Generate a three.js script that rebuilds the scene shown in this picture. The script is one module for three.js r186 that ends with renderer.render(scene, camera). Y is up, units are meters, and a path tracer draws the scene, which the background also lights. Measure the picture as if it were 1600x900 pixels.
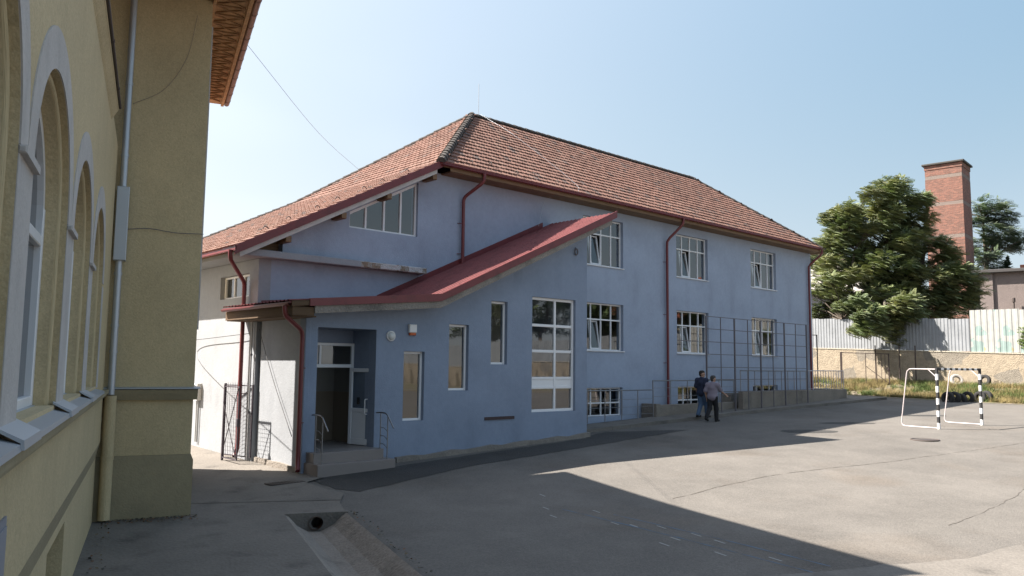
import * as THREE from 'three';
import { mergeGeometries, toCreasedNormals } from 'three/addons/utils/BufferGeometryUtils.js';
import { TessellateModifier } from 'three/addons/modifiers/TessellateModifier.js';

// ------------------------------------------------------------------ camera, sky, sun, exposure
const V3 = THREE.Vector3, EYE = 2.6;                 // heights h below are measured from eye level; world y = h + EYE
const scene = new THREE.Scene();
const camera = new THREE.PerspectiveCamera(39.77, 16 / 9, 0.1, 900);
camera.rotation.order = 'YXZ';
camera.position.set(0, EYE, 0);
camera.rotation.set(THREE.MathUtils.degToRad(5.6), 0, 0.0108);
scene.add(camera);

const renderer = new THREE.WebGLRenderer({ antialias: true });
renderer.setSize(1024, 576);
renderer.toneMapping = THREE.LinearToneMapping;
renderer.toneMappingExposure = 3.6;
renderer.shadowMap.enabled = true;

const SUN = new V3(-0.95, 1, -0.10).normalize();
{ // clear summer sky with a little haze, computed from the sun's direction
  const w = 1024, h = 512, data = new Float32Array(w * h * 4);
  const d = new V3();
  for (let j = 0; j < h; j++) for (let i = 0; i < w; i++) {
    const lat = ((j + 0.5) / h - 0.5) * Math.PI, lon = ((i + 0.5) / w - 0.5) * 2 * Math.PI;
    d.set(Math.cos(lat) * Math.cos(lon), Math.sin(lat), Math.cos(lat) * Math.sin(lon));
    const el = Math.max(0, d.y), c = Math.max(-1, Math.min(1, d.dot(SUN)));
    const az = Math.max(0, (d.x * SUN.x + d.z * SUN.z) / Math.hypot(d.x, d.z, 1e-6) / Math.hypot(SUN.x, SUN.z));
    const glow = 0.36 * Math.pow(Math.max(0, (c + 0.15) / 1.15), 1.5);
    let r = 0.057 + 0.202 * Math.exp(-el / 0.22) + 0.8 * glow, g = 0.109 + 0.156 * Math.exp(-el / 0.27) + glow * 0.69, b = 0.184 + 0.082 * Math.exp(-el / 0.25) + glow * 0.63;
    // thin bright veil of cloud low on the sun's side
    const n = 0.5 + 0.5 * Math.sin(lon * 13 + 2.1 * Math.sin(lat * 23 + lon * 4)) * Math.sin(lat * 31 + 1.7 * Math.sin(lon * 9));
    const veil = 0.045 * Math.max(0, n - 0.45) * Math.exp(-Math.pow((el - 0.22) / 0.14, 2)) * az;
    r += veil * 1.1; g += veil; b += veil * 0.9;
    if (d.y < 0) { r *= 0.6; g *= 0.57; b *= 0.5; }
    const o = 4 * (j * w + i);
    data[o] = r; data[o + 1] = g; data[o + 2] = b; data[o + 3] = 1;
  }
  const t = new THREE.DataTexture(data, w, h, THREE.RGBAFormat, THREE.FloatType);
  t.mapping = THREE.EquirectangularReflectionMapping; t.magFilter = THREE.LinearFilter; t.minFilter = THREE.LinearFilter;
  t.needsUpdate = true;
  scene.background = t; scene.environment = t;
}
const sun = new THREE.DirectionalLight(new THREE.Color().setRGB(1, 0.925, 0.83), 5);
sun.position.copy(SUN).multiplyScalar(120).add(new V3(14, 0, -28));
sun.target.position.set(14, 0, -28);
sun.castShadow = true; sun.shadow.radius = 1; sun.shadow.mapSize.set(4096, 4096);
Object.assign(sun.shadow.camera, { left: -75, right: 75, top: 60, bottom: -60, near: 1, far: 300 });
scene.add(sun); scene.add(sun.target);

// ------------------------------------------------------------------ helpers
function rng(seed) { let s = seed >>> 0; return () => { s = (s + 0x6D2B79F5) >>> 0; let t = Math.imul(s ^ (s >>> 15), 1 | s); t = (t + Math.imul(t ^ (t >>> 7), 61 | t)) ^ t; return ((t ^ (t >>> 14)) >>> 0) / 4294967296; }; }
const R = rng(20240607), rr = (a, b) => a + (b - a) * R();
const lin = (r, g, b) => new THREE.Color().setRGB(r, g, b);
const used = {};
function numbered(n) { if (!(n in used)) { used[n] = 0; return n; } used[n]++; return n + '_' + String(used[n]).padStart(3, '0'); }
function hash2(x, y, s) { let h = Math.imul(x | 0, 374761393) + Math.imul(y | 0, 668265263) + Math.imul(s | 0, 1274126177); h = Math.imul(h ^ (h >>> 13), 1274126177); return ((h ^ (h >>> 16)) >>> 0) / 4294967296; }
const PERM = new Uint16Array(4096), PV = new Float32Array(4096);
{ const r = rng(555); for (let i = 0; i < 4096; i++) { PERM[i] = i; PV[i] = r(); } for (let i = 4095; i > 0; i--) { const j = Math.floor(r() * (i + 1)), t = PERM[i]; PERM[i] = PERM[j]; PERM[j] = t; } }
function vnoise(x, y, per, s) { // value noise, periodic if per > 0
  const xi = Math.floor(x), yi = Math.floor(y), fx = x - xi, fy = y - yi; let x0 = xi, x1 = xi + 1, y0 = yi, y1 = yi + 1;
  if (per) { x0 %= per; x1 %= per; y0 %= per; y1 %= per; }
  const a0 = PERM[(x0 + s * 97) & 4095], a1 = PERM[(x1 + s * 97) & 4095];
  const a = PV[(a0 + y0 * 13) & 4095], b = PV[(a1 + y0 * 13) & 4095], c = PV[(a0 + y1 * 13) & 4095], d = PV[(a1 + y1 * 13) & 4095];
  const u = fx * fx * (3 - 2 * fx), v = fy * fy * (3 - 2 * fy);
  return a + (b - a) * u + (c - a) * v + (a - b - c + d) * u * v;
}
function fbm(x, y, per, s, oct = 4) { let t = 0, a = 0.5, n = 0; for (let i = 0; i < oct; i++) { t += a * vnoise(x, y, per, s + i); n += a; x *= 2; y *= 2; per *= 2; a *= 0.5; } return t / n; }
function tex(size, metres, fn, colour = true) { // fn(u, v in 0..1) -> [r,g,b] sRGB 0..1 or a grey
  const data = new Uint8Array(size * size * 4);
  for (let j = 0; j < size; j++) for (let i = 0; i < size; i++) {
    const c = fn(i / size, j / size), o = 4 * (j * size + i);
    const q = Array.isArray(c) ? c : [c, c, c];
    for (let k = 0; k < 3; k++) data[o + k] = Math.max(0, Math.min(255, q[k] * 255));
    data[o + 3] = 255;
  }
  const t = new THREE.DataTexture(data, size, size);
  t.wrapS = t.wrapT = THREE.RepeatWrapping; t.magFilter = THREE.LinearFilter; t.minFilter = THREE.LinearMipmapLinearFilter; t.generateMipmaps = true;
  if (colour) t.colorSpace = THREE.SRGBColorSpace;
  t.repeat.set(1 / metres, 1 / metres); t.needsUpdate = true;
  return t;
}
const std = (o) => new THREE.MeshStandardMaterial({ roughness: 0.9, metalness: 0, side: THREE.DoubleSide, ...o });
const s1 = (v) => (v <= 0.0031308 ? v * 12.92 : 1.055 * Math.pow(v, 1 / 2.4) - 0.055);

// fine textures
const T = {};
T.stucco = tex(512, 1.1, (u, v) => 0.35 * fbm(u * 90, v * 90, 90, 3, 2) + 0.65 * fbm(u * 40, v * 40, 40, 7, 3), false);
const blotch = (seed, base, amp, stain = 0) => (u, v) => {
  const a = fbm(u * 6, v * 6, 6, seed, 5) - 0.5, b = fbm(u * 60, v * 60, 60, seed + 20, 3) - 0.5, st = stain * Math.max(0, fbm(u * 9, v * 3, 3, seed + 40, 4) - 0.58);
  const k = 1 + amp * a + amp * 0.5 * b - st;
  return base.map((c) => s1(c * k));
};
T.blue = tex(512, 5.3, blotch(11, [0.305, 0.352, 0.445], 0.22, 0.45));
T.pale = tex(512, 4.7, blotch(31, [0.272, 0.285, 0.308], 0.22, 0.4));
T.ochre = tex(1024, 4.1, (u, v) => { const c = blotch(51, [0.50, 0.40, 0.235], 0.2, 0.3)(u, v), k = 1 + 0.07 * (hash2(Math.floor(u * 700), Math.floor(v * 700), 52) - 0.5) + 0.10 * (fbm(u * 220, v * 220, 220, 54, 2) - 0.5); return c.map((q) => q * k); });
T.ochreDark = tex(512, 3.7, blotch(61, [0.30, 0.25, 0.155], 0.34, 0.6));
T.trim = tex(512, 1.7, blotch(71, [0.46, 0.43, 0.405], 0.24, 0.35));
T.concrete = tex(1024, 4.6, (u, v) => { const a = fbm(u * 5, v * 5, 5, 81, 6) - 0.5, b = fbm(u * 160, v * 160, 160, 82, 2) - 0.5, st = Math.max(0, fbm(u * 8, v * 8, 8, 83, 5) - 0.56) * 1.3; const k = 1 + 0.5 * a + 0.34 * b - st; return [s1(0.15 * k), s1(0.134 * k), s1(0.117 * k)]; });
T.concreteB = tex(512, 2.3, (u, v) => fbm(u * 70, v * 70, 70, 85, 4), false);
T.asphalt = tex(2048, 14.3, (u, v) => { // bleached asphalt: aggregate grain, worn pale areas, brownish stains
  const gr = fbm(u * 620, v * 620, 620, 91, 2) - 0.5, md = fbm(u * 24, v * 24, 24, 92, 4) - 0.5, co = fbm(u * 4, v * 4, 4, 201, 4) - 0.5, st = Math.max(0, fbm(u * 7, v * 7, 7, 209, 4) - 0.55), pl = Math.max(0, fbm(u * 5, v * 5, 5, 211, 4) - 0.56), c = hash2(Math.floor(u * 2048), Math.floor(v * 2048), 93);
  const k = 1.0 + 0.5 * gr + 0.34 * md + 0.42 * co - 0.6 * st + 0.9 * pl + (c > 0.94 ? 0.35 : 0) - (c < 0.07 ? 0.28 : 0), w = 0.2 * st;
  return [s1(0.112 * k * (1 + w)), s1(0.102 * k), s1(0.091 * k * (1 - w))];
});
T.asphaltB = tex(512, 0.9, (u, v) => fbm(u * 64, v * 64, 64, 95, 3), false);
T.wood = tex(512, 1.2, (u, v) => { const a = fbm(u * 4, v * 60, 60, 101, 3), k = 0.7 + 0.6 * a; return [s1(0.17 * k), s1(0.10 * k), s1(0.05 * k)]; });
T.rust = tex(512, 2.2, (u, v) => { const a = fbm(u * 10, v * 10, 10, 111, 5), b = fbm(u * 30, v * 30, 30, 112, 3); const p = a > 0.5 ? 1 : 0, q = 0.8 + 0.4 * b; return p ? [s1(0.44 * q), s1(0.43 * q), s1(0.43 * q)] : b > 0.52 ? [s1(0.20 * q), s1(0.15 * q), s1(0.11 * q)] : [s1(0.30 * q), s1(0.27 * q), s1(0.24 * q)]; });
T.brick = tex(1024, 2.0, (u, v) => { // far away chimney: courses of 0.075 m, bricks of 0.25 m
  const row = Math.floor(v * 26), x = u * 8 + (row % 2) * 0.5, fx = x - Math.floor(x), fy = v * 26 - row, m = fx < 0.05 || fy < 0.15;
  const h = hash2(((Math.floor(x) % 8) + 8) % 8, row, 121), n = 0.75 + 0.5 * fbm(u * 40, v * 40, 40, 122, 3);
  return m ? [s1(0.17 * n), s1(0.14 * n), s1(0.12 * n)] : [s1((0.125 + 0.11 * h) * n), s1((0.058 + 0.042 * h) * n), s1((0.043 + 0.028 * h) * n)];
});
T.retain = tex(1024, 9, (u, v) => { const a = fbm(u * 7, v * 7, 7, 131, 6), b = fbm(u * 60, v * 60, 60, 132, 3), st = fbm(u * 14, v * 5, 5, 133, 5); const k = 0.8 + 0.4 * b; return a > 0.57 ? [s1(0.21 * k), s1(0.185 * k), s1(0.15 * k)] : st > 0.6 ? [s1(0.17 * k), s1(0.14 * k), s1(0.098 * k)] : [s1(0.30 * k), s1(0.25 * k), s1(0.185 * k)]; });
T.sheet = tex(512, 3, blotch(141, [0.27, 0.283, 0.30], 0.3, 0.6));
T.sheetPaint = tex(1024, 8, (u, v) => { const a = fbm(u * 6, v * 6, 6, 151, 5), b = fbm(u * 40, v * 40, 40, 152, 3), c = fbm(u * 9 + 3, v * 9, 9, 153, 4), k = 0.85 + 0.3 * b; return a > 0.56 ? [s1(0.21 * k), s1(0.28 * k), s1(0.265 * k)] : c > 0.62 ? [s1(0.31 * k), s1(0.26 * k), s1(0.145 * k)] : [s1(0.32 * k), s1(0.32 * k), s1(0.305 * k)]; });
T.soil = tex(512, 5, (u, v) => { const a = fbm(u * 8, v * 8, 8, 161, 5), b = fbm(u * 60, v * 60, 60, 162, 3), k = 0.7 + 0.6 * b; return a > 0.52 ? [s1(0.115 * k), s1(0.105 * k), s1(0.055 * k)] : [s1(0.145 * k), s1(0.12 * k), s1(0.085 * k)]; });
T.fade = tex(512, 1.9, (u, v) => { const k = 0.62 + 0.7 * fbm(u * 7, v * 7, 7, 181, 5) + 0.35 * (fbm(u * 50, v * 50, 50, 183, 3) - 0.5); return [s1(k), s1(k), s1(k)]; });
T.tile = tex(256, 1, (u, v) => { const k = 0.8 + 0.4 * fbm(u * 20, v * 20, 20, 171, 4); return [s1(0.9 * k), s1(0.9 * k), s1(0.9 * k)]; });

const M = {
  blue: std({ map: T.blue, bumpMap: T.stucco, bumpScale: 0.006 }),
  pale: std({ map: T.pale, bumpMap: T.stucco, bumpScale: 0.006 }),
  ochre: std({ map: T.ochre, bumpMap: T.stucco, bumpScale: 0.006 }),
  ochreDark: std({ map: T.ochreDark, bumpMap: T.stucco, bumpScale: 0.007 }),
  annex: std({ color: lin(0.72, 0.745, 0.77), map: T.blue, bumpMap: T.stucco, bumpScale: 0.006 }),
  trim: std({ map: T.trim, bumpMap: T.stucco, bumpScale: 0.005 }),
  concrete: std({ map: T.concrete, bumpMap: T.concreteB, bumpScale: 0.01 }),
  asphalt: std({ map: T.asphalt, bumpMap: T.asphaltB, bumpScale: 0.006 }),
  newAsphalt: std({ color: lin(0.36, 0.37, 0.39), map: T.asphalt, bumpMap: T.asphaltB, bumpScale: 0.012, roughness: 0.8 }),
  wood: std({ map: T.wood, roughness: 0.7 }),
  woodDark: std({ map: T.wood, color: lin(0.6, 0.6, 0.6), roughness: 0.85 }),
  woodLight: std({ map: T.wood, color: lin(3.1, 3.1, 3.0), roughness: 0.75 }),
  edge: std({ color: lin(1.5, 1.47, 1.45), map: T.concrete, bumpMap: T.concreteB, bumpScale: 0.02 }),
  ledge: std({ map: T.rust, bumpMap: T.concreteB, bumpScale: 0.02 }),
  redMetal: std({ color: lin(0.15, 0.024, 0.026), map: T.fade, roughness: 0.42, metalness: 0.0 }),
  redSheet: std({ color: lin(0.165, 0.042, 0.042), map: T.fade, roughness: 0.8 }),
  pvc: std({ color: lin(0.72, 0.72, 0.73), roughness: 0.35 }),
  glass: new THREE.MeshPhysicalMaterial({ color: lin(0.90, 0.93, 0.93), roughness: 0.015, transmission: 1, thickness: 0, ior: 2.0, side: THREE.DoubleSide }),
  inner: std({ color: lin(0.22, 0.21, 0.19) }),
  innerDark: std({ color: lin(0.25, 0.22, 0.18) }),
  steel: std({ color: lin(0.27, 0.27, 0.28), roughness: 0.4, metalness: 0.85 }),
  zinc: std({ color: lin(0.42, 0.45, 0.49), roughness: 0.42, metalness: 0.55 }),
  copper: std({ color: lin(0.20, 0.115, 0.085), roughness: 0.45, metalness: 0.35 }),
  darkIron: std({ color: lin(0.06, 0.045, 0.04), roughness: 0.7 }),
  greyIron: std({ color: lin(0.115, 0.105, 0.115), roughness: 0.65 }),
  black: std({ color: lin(0.018, 0.018, 0.02), roughness: 0.6 }),
  rubber: std({ color: lin(0.022, 0.021, 0.021), roughness: 0.85 }),
  whitePaint: std({ color: lin(0.72, 0.71, 0.70), roughness: 0.45 }),
  pinkPaint: std({ color: lin(0.52, 0.46, 0.46), roughness: 0.5 }),
  tile: std({ color: 0xffffff, map: T.tile, roughness: 0.85 }),
  ridge: std({ color: lin(0.072, 0.062, 0.055), roughness: 0.95, bumpMap: T.concreteB, bumpScale: 0.02 }),
  stepTile: std({ color: lin(0.215, 0.185, 0.17), roughness: 0.5, bumpMap: T.concreteB, bumpScale: 0.003 }),
};

function mesh(name, geo, mat, parent = scene) {
  if (Array.isArray(geo)) geo = merge(geo);
  const m = new THREE.Mesh(geo, mat); m.name = parent === scene ? numbered(name) : name; m.castShadow = m.receiveShadow = true; parent.add(m); return m;
}
function merge(list) { const l = list.map((g) => { let q = g.index ? g.toNonIndexed() : g; for (const k of Object.keys(q.attributes)) if (!['position', 'normal', 'uv', 'color'].includes(k)) q.deleteAttribute(k); return q; }); return l.length === 1 ? l[0] : mergeGeometries(l, false); }
function tag(o, label, category, group, kind) { o.userData.label = label; o.userData.category = category; if (group) o.userData.group = group; if (kind) o.userData.kind = kind; return o; }
function struct(o) { o.userData.kind = 'structure'; return o; }
function thing(name, label, category, pos = [0, 0, 0], turn = 0, group) {
  const o = new THREE.Group(); o.name = numbered(name); o.position.set(...pos); o.rotation.y = turn; scene.add(o); return tag(o, label, category, group);
}
function part(name, parent) { const o = new THREE.Group(); o.name = name; parent.add(o); return o; }
function boxUV(g) { // uv in metres from the dominant axis of each face
  if (g.index) g = g.toNonIndexed();
  const p = g.attributes.position, n = g.attributes.normal, uv = new Float32Array(p.count * 2);
  for (let i = 0; i < p.count; i++) {
    const ax = Math.abs(n.getX(i)), ay = Math.abs(n.getY(i)), az = Math.abs(n.getZ(i));
    const [a, b] = ay > ax && ay > az ? [p.getX(i), p.getZ(i)] : ax > az ? [p.getZ(i), p.getY(i)] : [p.getX(i), p.getY(i)];
    uv[2 * i] = a; uv[2 * i + 1] = b;
  }
  g.setAttribute('uv', new THREE.BufferAttribute(uv, 2)); return g;
}
function box(x0, x1, y0, y1, z0, z1) { const g = new THREE.BoxGeometry(Math.abs(x1 - x0), Math.abs(y1 - y0), Math.abs(z1 - z0)); g.translate((x0 + x1) / 2, (y0 + y1) / 2, (z0 + z1) / 2); return boxUV(g); }
function chbox(x0, x1, y0, y1, z0, z1, c = 0.012) { // box with chamfered long edges
  const w = Math.abs(x1 - x0), h = Math.abs(y1 - y0), d = Math.abs(z1 - z0); c = Math.min(c, w * 0.3, h * 0.3, d * 0.3);
  const s = new THREE.Shape(); s.moveTo(-w / 2 + c, -h / 2 + c); s.lineTo(w / 2 - c, -h / 2 + c); s.lineTo(w / 2 - c, h / 2 - c); s.lineTo(-w / 2 + c, h / 2 - c);
  const g = new THREE.ExtrudeGeometry(s, { depth: d - 2 * c, bevelEnabled: true, bevelThickness: c, bevelSize: c, bevelSegments: 1 });
  g.translate((x0 + x1) / 2, (y0 + y1) / 2, Math.min(z0, z1) + c); return boxUV(g);
}
function bar(a, b, r, seg = 8, cap = true) { // round bar between two points
  const d = new V3().subVectors(b, a), g = new THREE.CylinderGeometry(r, r, d.length(), seg, 1, !cap);
  g.applyQuaternion(new THREE.Quaternion().setFromUnitVectors(new V3(0, 1, 0), d.clone().normalize())); g.translate((a.x + b.x) / 2, (a.y + b.y) / 2, (a.z + b.z) / 2); return g.toNonIndexed();
}
function sqbar(a, b, w, d = w) { // square bar between two points
  const v = new V3().subVectors(b, a), g = new THREE.BoxGeometry(w, v.length(), d);
  g.applyQuaternion(new THREE.Quaternion().setFromUnitVectors(new V3(0, 1, 0), v.clone().normalize())); g.translate((a.x + b.x) / 2, (a.y + b.y) / 2, (a.z + b.z) / 2); return boxUV(g);
}
function tube(pts, r, seg = 24, rad = 8, tension = 0.3) { return new THREE.TubeGeometry(new THREE.CatmullRomCurve3(pts, false, 'catmullrom', tension), seg, r, rad).toNonIndexed(); }
function pipe(pts, r, bend = 0.12, rad = 12) { // pipe with rounded elbows
  const path = new THREE.CurvePath(); let prev = pts[0].clone();
  for (let i = 1; i < pts.length; i++) {
    if (i < pts.length - 1) {
      const a = pts[i].clone().add(new V3().subVectors(pts[i - 1], pts[i]).setLength(bend)), b = pts[i].clone().add(new V3().subVectors(pts[i + 1], pts[i]).setLength(bend));
      path.add(new THREE.LineCurve3(prev, a)); path.add(new THREE.QuadraticBezierCurve3(a, pts[i].clone(), b)); prev = b;
    } else path.add(new THREE.LineCurve3(prev, pts[i].clone()));
  }
  return new THREE.TubeGeometry(path, 10 * pts.length, r, rad).toNonIndexed();
}
const XY = new THREE.Matrix4(), SIDE = new THREE.Matrix4().makeBasis(new V3(0, 0, -1), new V3(0, 1, 0), new V3(1, 0, 0));
function wallGeo(outline, holes, thick, m = XY, off = [0, 0, 0]) { // outline [[a,b]..] in metres, extruded by thick
  const s = new THREE.Shape(outline.map(([a, b]) => new THREE.Vector2(a, b)));
  for (const h of holes) s.holes.push(h instanceof THREE.Path ? h : new THREE.Path(h.map(([a, b]) => new THREE.Vector2(a, b))));
  const g = new THREE.ExtrudeGeometry(s, { depth: thick, bevelEnabled: false, curveSegments: 20 });
  g.applyMatrix4(m); g.translate(...off); return boxUV(g);
}
const rect = (a0, a1, b0, b1) => [[a0, b0], [a1, b0], [a1, b1], [a0, b1]];
function quad(a, b, c, d) { const g = new THREE.BufferGeometry().setFromPoints([a, b, c, a, c, d]); g.computeVertexNormals(); return boxUV(g); }
function slab(pts, t) { // flat polygon (points in order) given thickness t downwards
  const n = pts.length, top = pts, bot = pts.map((p) => p.clone().add(new V3(0, -t, 0))), v = [];
  for (let i = 1; i < n - 1; i++) { v.push(top[0], top[i], top[i + 1], bot[0], bot[i + 1], bot[i]); }
  for (let i = 0; i < n; i++) { const j = (i + 1) % n; v.push(top[i], bot[i], bot[j], top[i], bot[j], top[j]); }
  const g = new THREE.BufferGeometry().setFromPoints(v); g.computeVertexNormals(); return boxUV(g);
}

// ------------------------------------------------------------------ ground
const w3 = (X, Z, h) => new V3(X, h + EYE, -Z);
function g0(X, Z) { // height of the yard, seen from eye level
  const x = Math.max(-40, Math.min(70, X)), z = Math.min(Z, 62);
  const P = -2.08 + 0.01 * (x - 14.4) + 0.039 * (z - 27) - 0.006 * Math.sqrt((z - 27) ** 2 + 9), N = -2.70 + 0.004 * x;
  return 0.5 * (P + N + Math.sqrt((P - N) ** 2 + 0.002));
}
const sstep = (a, b, v) => { const t = Math.max(0, Math.min(1, (v - a) / (b - a))); return t * t * (3 - 2 * t); };
const PHI = Math.atan2(0.678, 0.735), CU = Math.cos(PHI), SU = Math.sin(PHI);
const ud = (u, d) => [u * CU - d * SU, u * SU + d * CU];             // school frame: u along the front, d depth from the camera
// the boundary wall runs square to the school front at u = 49.5; s grows towards the camera, off towards the yard
const wallPt = (s, off = 0) => ud(49.5 - off, 24.8 - s), wallOff = (X, Z) => 49.5 - (X * CU + Z * SU), wallTop = (s) => 1.34 - 0.034 * Math.min(s, 34);
function ground(X, Z) { const o = wallOff(X, Z); return g0(X, Z) + 0.55 * sstep(4.8, 0.4, o) * sstep(-60, -10, o) * sstep(14, 18, X); }
const TH = 24.3463 * Math.PI / 180, CT = Math.cos(TH), ST = Math.sin(TH);
const ne = (n, e) => [n * CT - e * ST, n * ST + e * CT];             // old building frame
function inPoly(x, y, p) { let c = false; for (let i = 0, j = p.length - 1; i < p.length; j = i++) if ((p[i][1] > y) !== (p[j][1] > y) && x < (p[j][0] - p[i][0]) * (y - p[i][1]) / (p[j][1] - p[i][1]) + p[i][0]) c = !c; return c; }
const CHL = [[-4.02, 14.55], [-2.15, 10.2], [-0.55, 6.5]], CHR = [[-2.98, 14.85], [-0.98, 10.2], [0.6, 6.5]];   // left and right lip of the drain channel
const pathPoly = [[-3.9, 17.3], [-3.45, 16.9], [-3.3, 15.8], [-2.98, 14.85], [-4.02, 14.55], [-2.15, 10.2], [-0.55, 6.5], [0.2, 4.6], [-3.6, 4.6], [-13.5, 26.2], [-8.8, 28.2], [-10.2, 26.8], ud(9.6, 20.2), ud(9.6, 17.3), ud(9.55, 16.7), [-4.55, 18.15]];
const lowPoly = [[-4.3, 14.9], [-5.0, 14.2], [-1.2, 5.2], [1.6, 5.2], [1.75, 6.5], [0.2, 10.2], [-1.8, 14.85], [-2.2, 15.1]];
{
  const ax = [], az = [];
  for (let x = -220; x < -16; x += 12) ax.push(x); for (let x = -16; x < 34; x += 0.4) ax.push(x); for (let x = 34; x < 76; x += 1.5) ax.push(x); for (let x = 76; x <= 320; x += 14) ax.push(x);
  for (let z = -120; z < 0; z += 10) az.push(z); for (let z = 0; z < 52; z += 0.4) az.push(z); for (let z = 52; z < 90; z += 2) az.push(z); for (let z = 90; z <= 420; z += 15) az.push(z);
  const pos = [], uv = [], idx = [], nx = ax.length;
  for (const z of az) for (const x of ax) {
    let y = ground(x, z);
    if (inPoly(x, z, lowPoly)) y -= 0.8;
    pos.push(x, y + EYE, -z); uv.push(x, z);
  }
  for (let j = 0; j < az.length - 1; j++) for (let i = 0; i < nx - 1; i++) { const a = j * nx + i; idx.push(a, a + 1, a + nx, a + 1, a + nx + 1, a + nx); }
  const g = new THREE.BufferGeometry();
  g.setAttribute('position', new THREE.Float32BufferAttribute(pos, 3)); g.setAttribute('uv', new THREE.Float32BufferAttribute(uv, 2));
  g.setIndex(idx); g.computeVertexNormals();
  tag(struct(mesh('asphalt_yard', g, M.asphalt)), 'bleached old asphalt of the wide school yard', 'ground');
}
const tess = new TessellateModifier(0.6, 9);
function drape(poly, dy, hf = ground, maxEdge = 0.6) { // polygon in plan laid over the ground
  const sh = new THREE.ShapeGeometry(new THREE.Shape(poly.map(([x, z]) => new THREE.Vector2(x, z))));
  let g = new TessellateModifier(maxEdge, 9).modify(sh.toNonIndexed());
  const p = g.attributes.position, q = new Float32Array(p.count * 3), uv = new Float32Array(p.count * 2);
  for (let i = 0; i < p.count; i++) { const x = p.getX(i), z = p.getY(i); q[3 * i] = x; q[3 * i + 1] = hf(x, z) + EYE + dy; q[3 * i + 2] = -z; uv[2 * i] = x; uv[2 * i + 1] = z; }
  const o = new THREE.BufferGeometry(); o.setAttribute('position', new THREE.BufferAttribute(q, 3)); o.setAttribute('uv', new THREE.BufferAttribute(uv, 2));
  // smooth normals from the height function
  const n = new Float32Array(p.count * 3), v = new V3();
  for (let i = 0; i < p.count; i++) { const x = q[3 * i], z = -q[3 * i + 2], e = 0.2; v.set(-(hf(x + e, z) - hf(x - e, z)) / (2 * e), 1, (hf(x, z + e) - hf(x, z - e)) / (2 * e)).normalize(); n.set([v.x, v.y, v.z], 3 * i); }
  o.setAttribute('normal', new THREE.BufferAttribute(n, 3)); return o;
}
function ragged(poly, amp, step = 0.35, seed = 1) { // uneven outline
  const r = rng(seed), out = [];
  for (let i = 0; i < poly.length; i++) { const [ax, az] = poly[i], [bx, bz] = poly[(i + 1) % poly.length], L = Math.hypot(bx - ax, bz - az), n = Math.max(1, Math.round(L / step)); for (let k = 0; k < n; k++) { const t = k / n; out.push([ax + (bx - ax) * t + (r() - 0.5) * amp, az + (bz - az) * t + (r() - 0.5) * amp]); } }
  return out;
}
{ // the asphalt edge along the drain channel
  const g = drape([[-3.2, 15.6], [-2.98, 14.85], ...CHR.slice(1), [0.75, 5.0], [2.6, 5.0], [2.8, 6.5], [1.2, 10.4], [-0.9, 15.6]], 0.004, ground, 0.4);
  tag(struct(mesh('asphalt_edge', g, M.asphalt)), 'edge of the asphalt along the drain channel', 'ground');
}
// concrete path along the old building, in slabs with open joints
{
  const root = new THREE.Group(); root.name = numbered('concrete_path'); root.position.set(0, 0, 0); scene.add(root); tag(struct(root), 'worn concrete path beside the old ochre building', 'path');
  // cut the path with lines across it so that each cast slab is its own piece
  const cuts = [4.6, 9.0, 12.9, 16.0, 18.9, 30];
  const clip = (poly, fn) => { const o = []; for (let i = 0; i < poly.length; i++) { const a = poly[i], b = poly[(i + 1) % poly.length], fa = fn(a), fb = fn(b); if (fa >= 0) o.push(a); if ((fa >= 0) !== (fb >= 0)) { const t = fa / (fa - fb); o.push([a[0] + (b[0] - a[0]) * t, a[1] + (b[1] - a[1]) * t]); } } return o; };
  for (let i = 0; i < cuts.length - 1; i++) {
    const gap = 0.012, f = ([x, z]) => z - 0.18 * x;   // cuts run nearly across the path
    let p = clip(pathPoly, (q) => f(q) - cuts[i] - gap - 0.7); p = clip(p, (q) => cuts[i + 1] - gap + 0.7 - f(q));
    if (p.length > 2) { const m = mesh('path_slab', drape(p, 0.028 + 0.004 * (i % 2)), M.concrete, root); }
  }
}
// dark asphalt laid along the annex, and patches
tag(struct(mesh('asphalt_strip', drape(ragged([ud(9.2, 16.75), ud(12.3, 17.0), ud(19.2, 17.25), ud(19.6, 17.6), ud(20.9, 17.9), ud(23.6, 16.4), ud(18.3, 16.0), ud(13.0, 15.7), [-3.2, 17.2], [-3.75, 17.5]], 0.06, 0.3, 5), 0.008), M.newAsphalt)), 'strip of fresh dark asphalt along the annex wall', 'asphalt');
const patchTex = [[[10.2, 27.6], 1.0, 0.5], [[12.6, 30.2], 1.1, 0.35], [[17.1, 33.2], 0.9, 0.3]];
patchTex.forEach(([[x, z], a, b], i) => tag(struct(mesh('asphalt_patch', drape(ragged(Array.from({ length: 10 }, (_, k) => [x + a * Math.cos(k * 0.628), z + b * Math.sin(k * 0.628)]), 0.12, 0.3, 30 + i), 0.006), M.newAsphalt)), 'dark asphalt repair patch in the shaded yard', 'asphalt', 'small asphalt repair patches'));
tag(struct(mesh('concrete_apron', drape(ragged([[3.2, 10.6], [5.2, 11.3], [6.6, 11.7], [8.4, 13.0], [10.5, 14.0], [11, 8], [2.6, 8]], 0.08, 0.3, 8), 0.006), std({ color: lin(0.96, 0.97, 0.98), map: T.concrete, bumpMap: T.concreteB, bumpScale: 0.006 }))), 'pale concrete area with uneven edge in the sunlit asphalt', 'concrete');
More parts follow.
